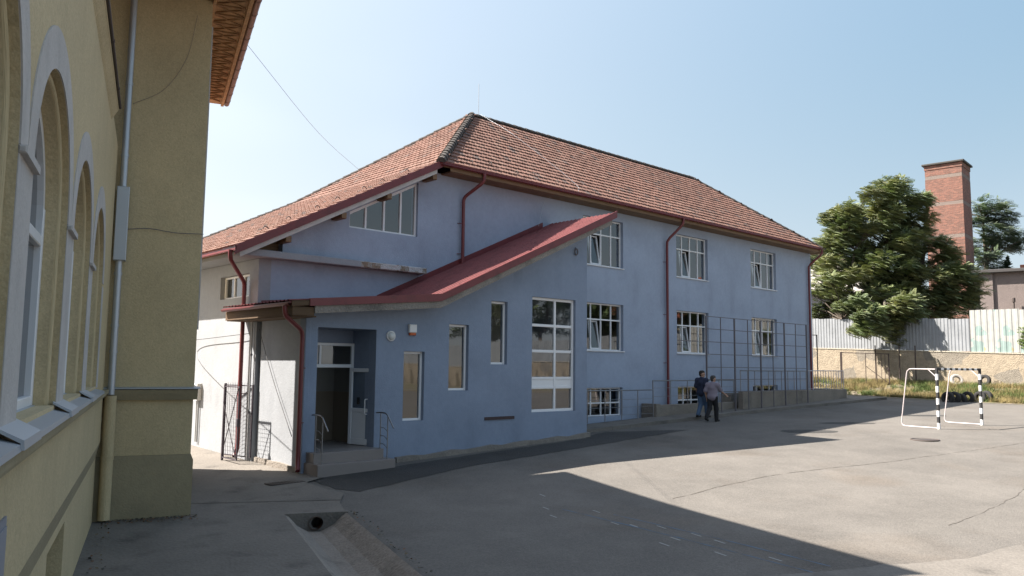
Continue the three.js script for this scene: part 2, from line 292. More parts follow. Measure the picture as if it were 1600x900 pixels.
// long sealed cracks in the asphalt
function ribbon(pts, w, dy, wob, seed) { // thin uneven strip along a curve, laid over the ground
  const r = rng(seed), c = new THREE.CatmullRomCurve3(pts.map(([x, z]) => new V3(x, 0, z))), n = Math.ceil(c.getLength() / 0.16), row = [], v = []; let k = 0;
  for (let i = 0; i <= n; i++) { const p = c.getPointAt(i / n), t = c.getTangentAt(i / n), q = w * (0.25 + 1.3 * r()) * (r() < 0.12 ? 0.15 : 1); k = k * 0.7 + (r() - 0.5) * wob; const P = (o) => { const x = p.x - t.z * o, z = p.z + t.x * o; return w3(x, z, ground(x, z) + dy); }; row.push([P(k - q / 2), P(k + q / 2)]); }
  for (let i = 0; i < n; i++) v.push(row[i][0], row[i][1], row[i + 1][1], row[i][0], row[i + 1][1], row[i + 1][0]);
  const g = new THREE.BufferGeometry().setFromPoints(v); g.computeVertexNormals(); return boxUV(g);
}
const crackMat = std({ color: lin(0.078, 0.067, 0.057), roughness: 0.95 });
[[[[3.3, 16.55], [6.07, 19.07], [10.12, 21.3], [15.8, 24.8], [24, 30.5]], 0.026], [[[7.6, 14.1], [11, 17.4], [13.2, 20.3]], 0.014], [[[12.4, 17.2], [15, 19.6], [19.6, 23.6]], 0.016]].forEach(([p, w], i) =>
  tag(struct(mesh('asphalt_crack', ribbon(p, w, 0.005, 0.05, 40 + i), crackMat)), ['long open joint crossing the sunlit asphalt', 'short crack in the sunlit asphalt', 'crack near the goal in the sunlit asphalt'][i], 'crack'));
// worn painted field lines
{
  const wm = std({ color: lin(0.26, 0.26, 0.25), roughness: 0.8 }), bm = std({ color: lin(0.075, 0.125, 0.18), roughness: 0.8 });
  const dir = [ST, -CT];
  const dash = (x, z, l, w, m) => tag(struct(mesh('line_marking', drape([[x, z], [x + dir[0] * l, z + dir[1] * l], [x + dir[0] * l + dir[1] * -w, z + dir[1] * l + dir[0] * w], [x + dir[1] * -w, z + dir[0] * w]].map((p) => p), 0.004), m)), 'short worn white dash painted on the shaded asphalt', 'marking', 'worn white dashes on the asphalt');
  [[0.61, 16.96], [0.62, 15.6], [0.72, 14.8], [1.55, 15.3], [1.75, 14.2], [2.05, 14.0], [2.5, 13.9], [2.55, 13.0], [2.95, 13.3], [3.2, 12.8], [2.3, 12.6], [3.0, 12.0], [3.7, 11.7]].forEach(([x, z]) => dash(x, z, 0.26, 0.035, wm));
  [[[1.0, 15.4], [4.2, 10.6]], [[1.9, 14.9], [4.4, 11.2]]].forEach(([a, b], i) => { const m = mesh('line_marking', ribbon([a, [(a[0] + b[0]) / 2, (a[1] + b[1]) / 2 + 0.1], b], 0.03, 0.0035, 0.01, 60 + i), bm); tag(struct(m), 'thin faded blue field line on the shaded asphalt', 'marking', 'faded blue field lines'); });
}
// drain channel with headwall and pipe
{
  const o = thing('drain_channel', 'shallow concrete drain channel with round pipe mouth in its headwall', 'drain', [w3(-3.5, 14.7, 0).x, 0, -14.7]);
  const P = (x, z, h) => new V3(x + 3.5, h + EYE, -z + 14.7);
  const hl = (x, z) => ground(x, z) + 0.02;
  const v = [], rows = 34, prof = [[0, 0], [0.06, -0.03], [0.2, -0.19], [0.38, -0.30], [0.58, -0.31], [0.78, -0.21], [0.93, -0.06], [1, 0]];
  const at = (line, t) => { const k = t * 2, i = Math.min(1, Math.floor(k)), f = k - i; return [line[i][0] + (line[i + 1][0] - line[i][0]) * f, line[i][1] + (line[i + 1][1] - line[i][1]) * f]; };
  const grid = [];
  for (let i = 0; i <= rows; i++) { const a = at(CHL, i / rows), b = at(CHR, i / rows); grid.push(prof.map(([s, y]) => { const x = a[0] + (b[0] - a[0]) * s, z = a[1] + (b[1] - a[1]) * s; return P(x, z, hl(x, z) + y + (s > 0 && s < 1 ? 0.03 * (fbm(x * 3, z * 3, 0, 71, 3) - 0.5) : 0)); })); }
  for (let i = 0; i < rows; i++) for (let j = 0; j < prof.length - 1; j++) v.push(grid[i][j], grid[i][j + 1], grid[i + 1][j + 1], grid[i][j], grid[i + 1][j + 1], grid[i + 1][j]);
  const g = new THREE.BufferGeometry().setFromPoints(v); g.computeVertexNormals();
  mesh('channel_bed', boxUV(g), M.edge, o);
  const a = CHL[0], b = CHR[0], L = Math.hypot(b[0] - a[0], b[1] - a[1]), ang = Math.atan2(b[1] - a[1], b[0] - a[0]);
  const sh = [[0, 0.02], [L, 0.02]]; const lower = prof.slice().reverse().map(([s, y]) => [s * L, y - 0.05]);
  const hole = new THREE.Path(); hole.absarc(0.5 * L, -0.16, 0.105, 0, Math.PI * 2, true);
  const hw = wallGeo([...sh, ...lower], [hole], 0.12); hw.applyMatrix4(new THREE.Matrix4().makeRotationY(ang)); hw.translate(a[0] + 3.5, hl(a[0], a[1]) + EYE, -a[1] + 14.7 - 0.12);
  mesh('headwall', hw, M.concrete, o);
  const pg = new THREE.CylinderGeometry(0.115, 0.115, 1.2, 20, 1, true); pg.rotateX(Math.PI / 2); pg.translate(0.5 * L, -0.16, -0.55); pg.applyMatrix4(new THREE.Matrix4().makeRotationY(ang)); pg.translate(a[0] + 3.5, hl(a[0], a[1]) + EYE, -a[1] + 14.7);
  const pp = mesh('pipe', pg, std({ color: lin(0.10, 0.045, 0.025), roughness: 0.6 }), o);
}
// drain grate in the path
{
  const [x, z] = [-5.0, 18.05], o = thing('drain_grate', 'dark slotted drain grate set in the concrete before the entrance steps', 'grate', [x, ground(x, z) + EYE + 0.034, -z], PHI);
  mesh('frame', [box(-0.42, 0.42, 0, 0.012, 0.13, 0.16), box(-0.42, 0.42, 0, 0.012, -0.16, -0.13), box(-0.42, -0.39, 0.001, 0.013, -0.128, 0.128), box(0.39, 0.42, 0.001, 0.013, -0.128, 0.128)], M.darkIron, o);
  for (let i = 0; i < 11; i++) mesh('slat', box(-0.36 + i * 0.07, -0.335 + i * 0.07, 0, 0.012, -0.126, 0.126), M.darkIron, o);
  mesh('pit_shade_sheet', box(-0.385, 0.385, -0.0015, 0.002, -0.125, 0.125), M.black, o);  // flat black sheet stands in for the shade below the slats
}
{
  const [x, z] = [13.05, 25.4], o = thing('manhole_cover', 'round dark manhole cover in the sunlit yard before the goal', 'manhole', [x, ground(x, z) + EYE + 0.002, -z]);
  mesh('lid', new THREE.CylinderGeometry(0.36, 0.37, 0.02, 28), std({ color: lin(0.035, 0.03, 0.028), roughness: 0.8, bumpMap: T.concreteB, bumpScale: 0.01 }), o);
  mesh('ring', new THREE.TorusGeometry(0.4, 0.03, 6, 30).rotateX(Math.PI / 2), M.darkIron, o);
}

// ------------------------------------------------------------------ the blue school building
const school = thing('school_building', 'two storey grey blue school with clay tiled hip roof and red roofed annex', 'building', [ud(9.3, 20)[0], 0, -ud(9.3, 20)[1]], PHI);
const B = (u, h, d) => new V3(u - 9.3, h + EYE, 20 - d);
const bb = (u0, u1, h0, h1, d0, d1) => box(u0 - 9.3, u1 - 9.3, h0 + EYE, h1 + EYE, 20 - d1, 20 - d0);
const cb = (u0, u1, h0, h1, d0, d1, c) => chbox(u0 - 9.3, u1 - 9.3, h0 + EYE, h1 + EYE, 20 - d1, 20 - d0, c);
const uh = (pts) => pts.map(([u, h]) => [u - 9.3, h + EYE]);
const WR = 2.36, winR = [24.42, 30.32, 36.28], UPH = [3.87, 5.72], LOH = [0.62, 2.43], BAH = [-1.86, -0.78];
const rake = (u) => 6.3 - 0.522 * (14.85 - u);
{
  const holes = [];
  for (const r of winR) holes.push(uh(rect(r - WR, r, ...UPH)), uh(rect(r - WR, r, ...LOH)), uh(rect(r - WR + 0.02, r - 0.06, ...BAH)));
  holes.push(uh([[12.0, 3.96], [14.42, 3.96], [14.42, 5.68], [12.0, 4.42]]));
  const out = uh([[9.642, -3.4], [39.9, -3.4], [39.9, 6.12], [15.1, 6.12], [14.75, 6.03], [9.95, 3.5], [9.95, 2.95], [9.642, 2.95]]);
  mesh('wall', wallGeo(out, holes, 0.34, XY, [0, 0, -0.34]), M.blue, school).userData.label = 'long grey blue stucco front wall in shade';
  // end wall on the left, seen in the sun
  const lh = [[20.55, 22.45, 1.8, 2.44]].map(([a, b, c, d]) => rect(a - 20, b - 20, c + EYE, d + EYE));
  mesh('wall', wallGeo(rect(0.0, 8.9, -0.9, 2.78 + EYE), lh, 0.34, SIDE, [0, 0, 0]), M.pale, school).userData.label = 'pale end wall in full sun';
  mesh('wall', [bb(39.56, 39.9, -3.4, 6.12, 20.345, 28.6), bb(9.65, 39.555, -3.4, 2.8, 28.3, 28.6), bb(14.9, 39.555, 2.81, 6.12, 28.3, 28.6)], M.blue, school);
  // floors and rear partitions that close the rooms
  mesh('floor_slab', [bb(9.7, 39.5, 2.72, 2.92, 20.36, 28.28), bb(9.7, 39.5, -0.5, -0.3, 20.36, 28.28), bb(15, 39.5, 6.13, 6.2, 20.36, 28.28), bb(9.7, 39.5, -3.3, -3.2, 20.36, 28.28)], M.inner, school);
  mesh('partition', [bb(9.7, 39.5, -3.19, 2.71, 25.4, 25.5), bb(15, 39.5, 2.93, 6.12, 25.4, 25.5), bb(15, 15.1, 2.93, 6.1, 20.36, 25.39), bb(9.9, 14.99, 2.93, 3.5, 24.4, 24.5), ...[19.7, 26, 32, 37.9].flatMap((u) => [bb(u, u + 0.12, -0.29, 2.71, 20.36, 25.39), bb(u, u + 0.12, 2.93, 6.1, 20.36, 25.39), bb(u, u + 0.12, -3.19, -0.51, 20.36, 25.39)])], M.inner, school);
  mesh('added_gap_board', [bb(9.32, 9.948, 2.972, 3.42, 20.25, 20.29), bb(9.32, 9.36, 2.972, 3.2, 20.3, 28.3)], M.wood, school);  // boards added behind the open gap so it looks like a dark attic
  // projecting slab and its weathered edge
  mesh('ledge', [cb(8.62, 12.2, 2.78, 2.97, 19.62, 19.995, 0.015), cb(8.62, 9.28, 2.782, 2.968, 20.0, 28.9, 0.015)], M.pale, school);
  mesh('ledge', cb(12.205, 14.55, 2.785, 2.965, 19.63, 19.995, 0.02), M.ledge, school).userData.label = 'weathered stained end of concrete ledge';
}
// windows -----------------------------------------------------------
function windowAt(o) { // o: parent, name, map(a,b,c)->Vector3 with a across, b up, c out; cols/rows as divider positions
  const { parent, a0, a1, b0, b1, cols, rows, place, bw = 0.055, dep = 0.07, open = [], solid = [] } = o;
  const w = part('window', parent), fr = [], P = place;
  const put = (x0, x1, y0, y1, z0, z1) => { const g = chbox(x0, x1, y0, y1, z0, z1, 0.008); g.applyMatrix4(P); return g; };
  fr.push(put(a0, a0 + bw, b0, b1, 0, dep), put(a1 - bw, a1, b0, b1, 0, dep), put(a0 + bw, a1 - bw, b0, b0 + bw, 0.002, dep - 0.003), put(a0 + bw, a1 - bw, b1 - bw, b1, 0.002, dep - 0.003));
  const xs = [a0 + bw / 2, ...cols, a1 - bw / 2], ys = [b0 + bw / 2, ...rows, b1 - bw / 2];
  for (const c of cols) fr.push(put(c - bw / 2, c + bw / 2, b0 + bw, b1 - bw, 0.003, dep - 0.005));
  for (const r of rows) for (let i = 0; i < xs.length - 1; i++) fr.push(put(xs[i] + bw / 2, xs[i + 1] - bw / 2, r - bw / 2, r + bw / 2, 0.004, dep - 0.008));
  mesh('frame', fr, M.pvc, w);
  for (let i = 0; i < xs.length - 1; i++) for (let j = 0; j < ys.length - 1; j++) {
    const x0 = xs[i] + bw / 2, x1 = xs[i + 1] - bw / 2, y0 = ys[j] + bw / 2, y1 = ys[j + 1] - bw / 2, key = i + ',' + j;
    if (solid.includes(key)) { const g = box(x0 - 0.004, x1 + 0.004, y0 - 0.004, y1 + 0.004, 0.02, 0.045); g.applyMatrix4(P); mesh('panel', g, M.pvc, w); continue; }
    if (open.includes(key)) { // sash tilted inwards at the top
      const m = new THREE.Matrix4().makeTranslation(0, y0, 0.02).multiply(new THREE.Matrix4().makeRotationX(-0.15)).multiply(new THREE.Matrix4().makeTranslation(0, -y0, 0)), b = 0.05;
      const q = [chbox(x0, x0 + b, y0, y1, -0.03, 0.03, 0.006), chbox(x1 - b, x1, y0, y1, -0.03, 0.03, 0.006), chbox(x0 + b, x1 - b, y0, y0 + b, -0.028, 0.028, 0.006), chbox(x0 + b, x1 - b, y1 - b, y1, -0.028, 0.028, 0.006)].map((g) => g.applyMatrix4(m).applyMatrix4(P));
      mesh('sash', q, M.pvc, w);
      const g = new THREE.PlaneGeometry(x1 - x0 - 2 * b, y1 - y0 - 2 * b); g.translate((x0 + x1) / 2, (y0 + y1) / 2, 0); g.applyMatrix4(m); g.applyMatrix4(P); mesh('pane', g, M.glass, w); continue;
    }
    const g = new THREE.PlaneGeometry(x1 - x0 + 0.01, y1 - y0 + 0.01); g.translate((x0 + x1) / 2, (y0 + y1) / 2, 0.03); g.rotateZ(0); g.applyMatrix4(new THREE.Matrix4().makeTranslation((x0 + x1) / 2, (y0 + y1) / 2, 0.03).multiply(new THREE.Matrix4().makeRotationFromEuler(new THREE.Euler(rr(-0.004, 0.004), rr(-0.004, 0.004), 0))).multiply(new THREE.Matrix4().makeTranslation(-(x0 + x1) / 2, -(y0 + y1) / 2, -0.03))); g.applyMatrix4(P); mesh('pane', g, M.glass, w);
  }
  return w;
}
const front = (d) => new THREE.Matrix4().makeTranslation(-9.3, EYE, 20 - d);
for (const r of winR) {
  const l = r - WR, q = WR / 4, c = [l + q, l + 2 * q, l + 3 * q];
  for (const [b0, b1] of [UPH, LOH]) {
    const w = windowAt({ parent: school, a0: l, a1: r, b0, b1, cols: c, rows: [b1 - 0.62], place: front(20.2), open: ['1,0'] });
    mesh('sill', cb(l - 0.03, r + 0.03, b0 - 0.035, b0 - 0.002, 19.95, 20.2, 0.006), M.pvc, w);
  }
  windowAt({ parent: school, a0: l + 0.02, a1: r - 0.06, b0: BAH[0], b1: BAH[1], cols: [l + 0.6, l + 1.18, l + 1.74], rows: [BAH[0] + 0.5], place: front(20.2) });
}
{ // sloping attic window
  const w = part('window', school), P = front(20.16), a0 = 12.0, a1 = 14.42, b = 3.96, top = (a) => 4.42 + (a - 12) * 0.5207, xs = [a0 + 0.03, 12.6, 13.24, 13.84, a1 - 0.03], bw = 0.06, fr = [];
  const put = (pts, z0, z1) => { const g = wallGeo(pts, [], z1 - z0, XY, [0, 0, z0]); g.applyMatrix4(P); return g; };
  for (const x of xs) fr.push(put([[x - bw / 2, b], [x + bw / 2, b], [x + bw / 2, top(x + bw / 2) - 0.002], [x - bw / 2, top(x - bw / 2) - 0.002]], 0, 0.07));
  for (let i = 0; i < 4; i++) { const x0 = xs[i] + bw / 2, x1 = xs[i + 1] - bw / 2; fr.push(put(rect(x0, x1, b, b + 0.06), 0.003, 0.066), put([[x0, top(x0) - 0.09], [x1, top(x1) - 0.09], [x1, top(x1)], [x0, top(x0)]], 0.003, 0.066)); }
  mesh('frame', fr, M.pvc, w);
  for (let i = 0; i < 4; i++) { const x0 = xs[i] + 0.025, x1 = xs[i + 1] - 0.025; mesh('pane', quad(...[[x0, b + 0.05], [x1, b + 0.05], [x1, top(x1) - 0.08], [x0, top(x0) - 0.08]].map(([x, y]) => new V3(x, y, 0.03 + 0.001 * i).applyMatrix4(P))), M.glass, w); }
}
{ // end wall window
  const P = new THREE.Matrix4().makeTranslation(0.2, EYE, -0.0).multiply(new THREE.Matrix4().makeBasis(new V3(0, 0, 1), new V3(0, 1, 0), new V3(-1, 0, 0)));
  windowAt({ parent: school, a0: -2.45, a1: -0.55, b0: 1.8, b1: 2.44, cols: [-1.82, -1.18], rows: [], place: P });
}
// annex ---------------------------------------------------------------
const annexTop = (u) => u < 13.03 ? 1.43 + (u - 8.69) * 0.0945 : 1.84 + (u - 13.03) * 0.4474;
{
  const out = uh([[9.4, -3.4], [19.5, -3.4], [19.5, annexTop(19.5) - 0.2], [13.03, annexTop(13.03) - 0.2], [9.4, annexTop(9.4) - 0.2]]);
  const holes = [rect(9.72, 11.4, -2.1, 0.9), rect(12.27, 12.95, -1.48, 0.36), rect(13.78, 14.49, -0.70, 1.15), rect(15.33, 15.97, 0.04, 1.9), rect(17.0, 18.95, -1.4, 2.14)].map(uh);
  mesh('annex_wall', wallGeo(out, holes, 0.3, XY, [0, 0, 2.2]), M.annex, school);
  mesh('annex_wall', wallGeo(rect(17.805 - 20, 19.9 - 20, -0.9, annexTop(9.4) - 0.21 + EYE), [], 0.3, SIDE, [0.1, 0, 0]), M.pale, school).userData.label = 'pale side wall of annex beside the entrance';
  mesh('annex_wall', wallGeo(rect(17.805 - 20, 19.995 - 20, -0.9, annexTop(19.2) - 0.25 + EYE), [], 0.3, SIDE, [9.9, 0, 0]), M.annex, school);
  mesh('corner_strip', cb(9.385, 9.52, -2.7, annexTop(9.4) - 0.24, 17.488, 17.53, 0.01), M.annex, school);
  // entrance recess
  mesh('recess_wall', [bb(11.4, 11.55, -2.1, 0.9, 17.805, 18.75), bb(9.575, 9.72, -2.1, 0.9, 17.805, 18.75), bb(9.575, 11.55, 0.9, 1.0, 17.805, 18.75), bb(9.722, 11.398, 0.56, 0.898, 18.62, 18.75)], M.annex, school);
  mesh('hall_wall', [wallGeo(uh([[9.72, -0.75], [19.2, -0.75], [19.2, 4.0], [13.03, 1.5], [9.72, 1.1]]), [], 0.09, XY, [0, 0, 0.01]), bb(9.72, 9.82, -0.75, 0.9, 18.76, 19.89), bb(11.6, 11.7, -0.75, 0.9, 18.76, 19.89)], M.inner, school);
  mesh('hall_dado', [bb(9.72, 19.2, -2.1, -0.752, 19.88, 19.989), bb(9.72, 9.84, -2.1, -0.752, 18.76, 19.87), bb(11.59, 11.7, -2.1, -0.752, 18.76, 19.87)], std({ color: lin(0.19, 0.15, 0.11), roughness: 0.5 }), school);
  mesh('annex_floor', [bb(9.72, 19.2, -2.3, -2.104, 17.82, 19.99)], M.stepTile, school);
  // plinth of bare concrete along the foot of the annex
  const pts = []; for (let i = 0; i <= 16; i++) { const u = 12.05 + (19.56 - 12.05) * i / 16; pts.push([u, ground(...ud(u, 17.4)) + 0.12 + 0.03 * Math.sin(i * 2.1) + 0.02 * hash2(i, 3, 9)]); }
  mesh('plinth', wallGeo(uh([[12.05, -3.2], [19.56, -3.2], ...pts.slice().reverse()]), [], 0.16, XY, [0, 0, 2.45]), M.edge, school);
  const pts2 = []; for (let i = 0; i <= 8; i++) { const d = 17.5 + 2.4 * i / 8; pts2.push([d - 20, ground(...ud(9.4, d)) + 0.14 + 0.03 * hash2(i, 5, 9) + EYE]); }
  mesh('plinth', wallGeo([[-2.5, -0.7], [-0.1, -0.7], ...pts2.slice().reverse()], [], 0.14, SIDE, [0.03, 0, 0]), M.edge, school);
}
for (const [a0, a1, b0, b1] of [[12.27, 12.95, -1.48, 0.36], [13.78, 14.49, -0.70, 1.15], [15.33, 15.97, 0.04, 1.9]]) windowAt({ parent: school, a0, a1, b0, b1, cols: [], rows: [], place: front(17.68), bw: 0.065 });
windowAt({ parent: school, a0: 17.0, a1: 18.95, b0: -1.4, b1: 2.14, cols: [18.1], rows: [-0.65, -0.365, 0.47, 1.27], place: front(17.66), bw: 0.085, solid: ['0,1', '1,1'] });
{ // entrance door
  const P = front(18.62), door = part('door', school), put = (x0, x1, y0, y1, z0, z1) => { const g = chbox(x0, x1, y0, y1, z0, z1, 0.008); g.applyMatrix4(P); return g; };
  mesh('door_frame', [put(9.725, 9.8, -2.1, 0.555, 0, 0.08), put(11.32, 11.395, -2.1, 0.555, 0, 0.08), put(9.802, 11.318, 0.48, 0.555, 0.002, 0.077), put(9.802, 11.318, -0.09, 0.0, 0.002, 0.077), put(10.36, 10.42, -0.002, 0.482, 0.004, 0.074)], M.pvc, door);
  for (const [x0, x1] of [[9.8, 10.36], [10.42, 11.32]]) { const g = new THREE.PlaneGeometry(x1 - x0, 0.48); g.translate((x0 + x1) / 2, 0.24, 0.04); g.applyMatrix4(P); mesh('transom_pane', g, M.glass, door); }
  // open leaf hinged on the right
  const H = new THREE.Matrix4().makeTranslation(11.3 - 9.3, EYE, 20 - 18.56).multiply(new THREE.Matrix4().makeRotationY(Math.PI * 0.555));
  const lp = (x0, x1, y0, y1, z0, z1) => { const g = chbox(x0, x1, y0, y1, z0, z1, 0.008); g.applyMatrix4(H); return g; };
  mesh('door_leaf', [lp(-0.9, -0.79, -2.08, -0.1, -0.03, 0.03), lp(-0.11, 0, -2.08, -0.1, -0.03, 0.03), lp(-0.788, -0.112, -2.08, -1.92, -0.028, 0.028), lp(-0.788, -0.112, -0.2, -0.1, -0.028, 0.028), lp(-0.788, -0.112, -1.24, -1.14, -0.028, 0.028), lp(-0.788, -0.112, -1.918, -1.242, -0.012, 0.012)], M.pvc, door);
  const pg = new THREE.PlaneGeometry(0.68, 0.94); pg.translate(-0.45, -0.67, 0); pg.applyMatrix4(H); mesh('pane', pg, M.glass, door);
  for (const s of [-1, 1]) mesh('handle', pipe([new V3(-0.72, -1.28, s * 0.03), new V3(-0.72, -1.28, s * 0.11), new V3(-0.72, -0.9, s * 0.11), new V3(-0.72, -0.9, s * 0.03)], 0.014, 0.03, 8).applyMatrix4(H), M.whitePaint, door);
}
{ // clay tile roof ---------------------------------------------------
  const roof = part('roof', school);
  const A = B(20.05, 10.05, 24.25), A2 = B(35.35, 10.05, 24.25), C = B(14.85, 6.3, 19.4), E2 = B(39.78, 6.3, 19.4), Cb = B(14.85, 6.3, 29.1), Eb = B(39.78, 6.3, 29.1), D = B(8.4, 2.94, 19.4), Db = B(8.4, 2.94, 29.1);
  const deck = [[C, E2, A2, A], [Cb, A, A2, Eb], [C, A, Cb], [E2, Eb, A2], [C, Cb, Db, D]].map((p) => slab(p.map((q) => q.clone().add(new V3(0, -0.03, 0))), 0.10));
  mesh('roof_deck', deck, M.wood, roof);
  // one clay tile: a shallow S in section, 0.24 wide, 0.40 long
  const W = 0.232, L = 0.41, nx = 8, tv = [], sec = (t) => 0.020 * (0.5 - 0.5 * Math.cos(2 * Math.PI * Math.min(1, t * 1.9))) * (t < 0.53 ? 1 : 0) + 0.010 * (t >= 0.53 ? 0.5 - 0.5 * Math.cos(2 * Math.PI * (t - 0.53) / 0.47) : 0);
  for (let i = 0; i < nx; i++) { const x0 = W * (i / nx - 0.5), x1 = W * ((i + 1) / nx - 0.5), y0 = sec(i / nx), y1 = sec((i + 1) / nx), t = 0.02;
    const a = new V3(x0, y0 + t, 0), b = new V3(x1, y1 + t, 0), c = new V3(x1, y1 + t, -L), d = new V3(x0, y0 + t, -L); tv.push(a, b, c, a, c, d);
    tv.push(new V3(x0, -0.012, 0), new V3(x1, -0.012, 0), b, new V3(x0, -0.012, 0), b, a); }
  for (const s of [-1, 1]) { const x = s * W / 2; tv.push(new V3(x, 0.02, 0), new V3(x, -0.01, 0), new V3(x, -0.01, -L), new V3(x, 0.02, 0), new V3(x, -0.01, -L), new V3(x, 0.02, -L)); }
  let tg = new THREE.BufferGeometry().setFromPoints(tv); tg.computeVertexNormals(); tg = toCreasedNormals(boxUV(tg), 0.7);
  const mats = [], cols = [], r = rng(77), c3 = new THREE.Color();
  function plane(o, right, up, wid, len, inside) {
    const nrm = new V3().crossVectors(right, up).normalize(), course = 0.335, m = new THREE.Matrix4();
    for (let j = 0; j * course < len + 0.1; j++) for (let i = 0; i * W < wid + W; i++) {
      const x = i * W + (j % 2) * W / 2 - W / 4, y = j * course - 0.05;
      if (!inside(x, y + course / 2)) continue;
      const p = o.clone().addScaledVector(right, x + (r() - 0.5) * 0.012).addScaledVector(up, y + (r() - 0.5) * 0.02).addScaledVector(nrm, 0.05 + r() * 0.008);
      m.makeBasis(right, nrm, up.clone().negate()); m.setPosition(p);
      m.multiply(new THREE.Matrix4().makeRotationFromEuler(new THREE.Euler(-0.115 + (r() - 0.5) * 0.03, (r() - 0.5) * 0.025, (r() - 0.5) * 0.03)));
      mats.push(m.clone());
      const big = fbm(p.x * 0.7 + 9, (p.y + p.z) * 0.9 + 9, 0, 301, 3), k = (0.88 + 0.26 * r()) * (0.84 + 0.32 * big), q = r();
      if (q < 0.05) c3.setRGB(0.11 * k, 0.075 * k, 0.065 * k); else if (q < 0.17) c3.setRGB(0.195 * k, 0.11 * k, 0.082 * k); else c3.setRGB(0.18 * k, 0.09 * k, 0.065 * k);
      cols.push(c3.clone());
    }
  }
  const nv = (a, b) => new V3().subVectors(b, a).normalize();
  { const right = new V3(1, 0, 0), up = nv(C.clone().setX(A.x), A), len = C.clone().setX(A.x).distanceTo(A), wid = E2.x - C.x; plane(C, right, up, wid, len, (x, y) => { const t = y / len; return y < len && x > t * (A.x - C.x) - 0.02 && x < wid - t * (E2.x - A2.x) + 0.02; }); }
  { const right = new V3(0, 0, 1), base = new V3(Cb.x, Cb.y, Cb.z), up = nv(new V3(C.x, C.y, A.z), A), len = new V3(C.x, C.y, A.z).distanceTo(A), wid = C.z - Cb.z; plane(base, right, up, wid, len, (x, y) => { const t = y / len; return y < len && x > t * (A.z - Cb.z) && x < wid - t * (C.z - A.z); }); }
  { const right = new V3(0, 0, 1), up = nv(D, C), len = D.distanceTo(C), wid = C.z - Cb.z; plane(Db.clone(), right, up, wid, len, (x, y) => x > -0.1 && x < wid - 0.03 && y < len + 0.1); }
  { const right = new V3(0, 0, -1), base = E2.clone(), up = nv(new V3(E2.x, E2.y, A2.z), A2), len = new V3(E2.x, E2.y, A2.z).distanceTo(A2), wid = E2.z - Eb.z; plane(base, right, up, wid, len, (x, y) => { const t = y / len; return y < len && x > t * (E2.z - A2.z) && x < wid - t * (A2.z - Eb.z); }); }
  const im = new THREE.InstancedMesh(tg, M.tile, mats.length); mats.forEach((m, i) => { im.setMatrixAt(i, m); im.setColorAt(i, cols[i]); });
  im.name = 'roof_tiles'; im.userData.kind = 'stuff'; im.castShadow = im.receiveShadow = true; roof.add(im);
  // ridge and hip tiles
  const rg = new THREE.CylinderGeometry(0.125, 0.16, 0.40, 10, 1, false, -Math.PI / 2 - 0.2, Math.PI + 0.4); rg.rotateX(-Math.PI / 2);
  function ridge(a, b, lift, k = 0.72) { const dir = nv(a, b), n = Math.floor(a.distanceTo(b) / 0.34), right = new V3().crossVectors(dir, new V3(0, 1, 0)).normalize(), up = new V3().crossVectors(right, dir); for (let i = 0; i <= n; i++) { const m = mesh('ridge_tile', rg, M.ridge, roof); const p = a.clone().addScaledVector(dir, 0.12 + i * 0.34).addScaledVector(up, lift + (i % 2) * 0.006); m.matrixAutoUpdate = false; m.matrix.makeBasis(right.clone().multiplyScalar(k), up.clone().multiplyScalar(k), dir.clone().negate()).setPosition(p); m.matrix.decompose(m.position, m.quaternion, m.scale); m.matrixAutoUpdate = true; } }
  ridge(A, A2, 0.035); ridge(C, A, 0.03, 1.0); ridge(E2, A2, 0.03); ridge(Cb, A, 0.03); ridge(Db, Cb, 0.03);
  // snow guards
  const sg = new THREE.TorusGeometry(0.07, 0.014, 5, 8, Math.PI * 1.2); sg.rotateY(Math.PI / 2);
  const upF = nv(C.clone().setX(A.x), A), nF = new V3().crossVectors(new V3(1, 0, 0), upF);
  for (let i = 0; i < 24; i++) { const m = mesh('snow_guard', sg, M.darkIron, roof); const p = C.clone().addScaledVector(upF, i % 2 ? 0.62 : 0.36).addScaledVector(nF, 0.10); p.x += 1.4 + i * 1.0; m.position.copy(p); }
  const upL = nv(D, C), nL = new V3().crossVectors(new V3(0, 0, 1), upL);
  for (let i = 0; i < 7; i++) { const m = mesh('snow_guard', sg, M.darkIron, roof); m.position.copy(D.clone().addScaledVector(upL, 1.2 + i * 0.85).addScaledVector(nL, 0.1)); m.position.z -= 0.55 + (i % 2) * 0.2; m.rotation.y = Math.PI / 2; }
  // eaves: boarded soffit, fascia, gutters
  mesh('soffit', [bb(15.3, 39.75, 6.07, 6.118, 19.42, 19.99), bb(39.91, 40.3, 6.07, 6.115, 19.42, 28.9)], M.wood, school);
  mesh('fascia', [bb(15.2, 39.8, 6.075, 6.25, 19.385, 19.415)], M.wood, school);
  const half = (r0, len) => { const g = new THREE.CylinderGeometry(r0, r0, len, 12, 1, true, 0, Math.PI); g.rotateZ(Math.PI / 2); g.rotateX(-Math.PI); return g.toNonIndexed(); };
  { const g = half(0.075, 25.1); g.rotateX(Math.PI / 2); g.translate((14.85 + 39.9) / 2 - 9.3, 6.26 + EYE, 20 - 19.3); mesh('gutter', [g, bar(B(14.85, 6.27, 19.226), B(39.95, 6.27, 19.226), 0.012), bb(14.8, 39.9, 6.235, 6.30, 19.345, 19.383)], M.redMetal, school); }
  { const g = half(0.075, 9.8); g.rotateX(Math.PI / 2); g.rotateY(Math.PI / 2); g.rotateY(Math.PI); g.translate(8.31 - 9.3, 2.90 + EYE, 20 - 24.25); mesh('gutter', [g, bb(8.355, 8.395, 2.86, 2.97, 19.4, 29.1)], M.redMetal, school); }
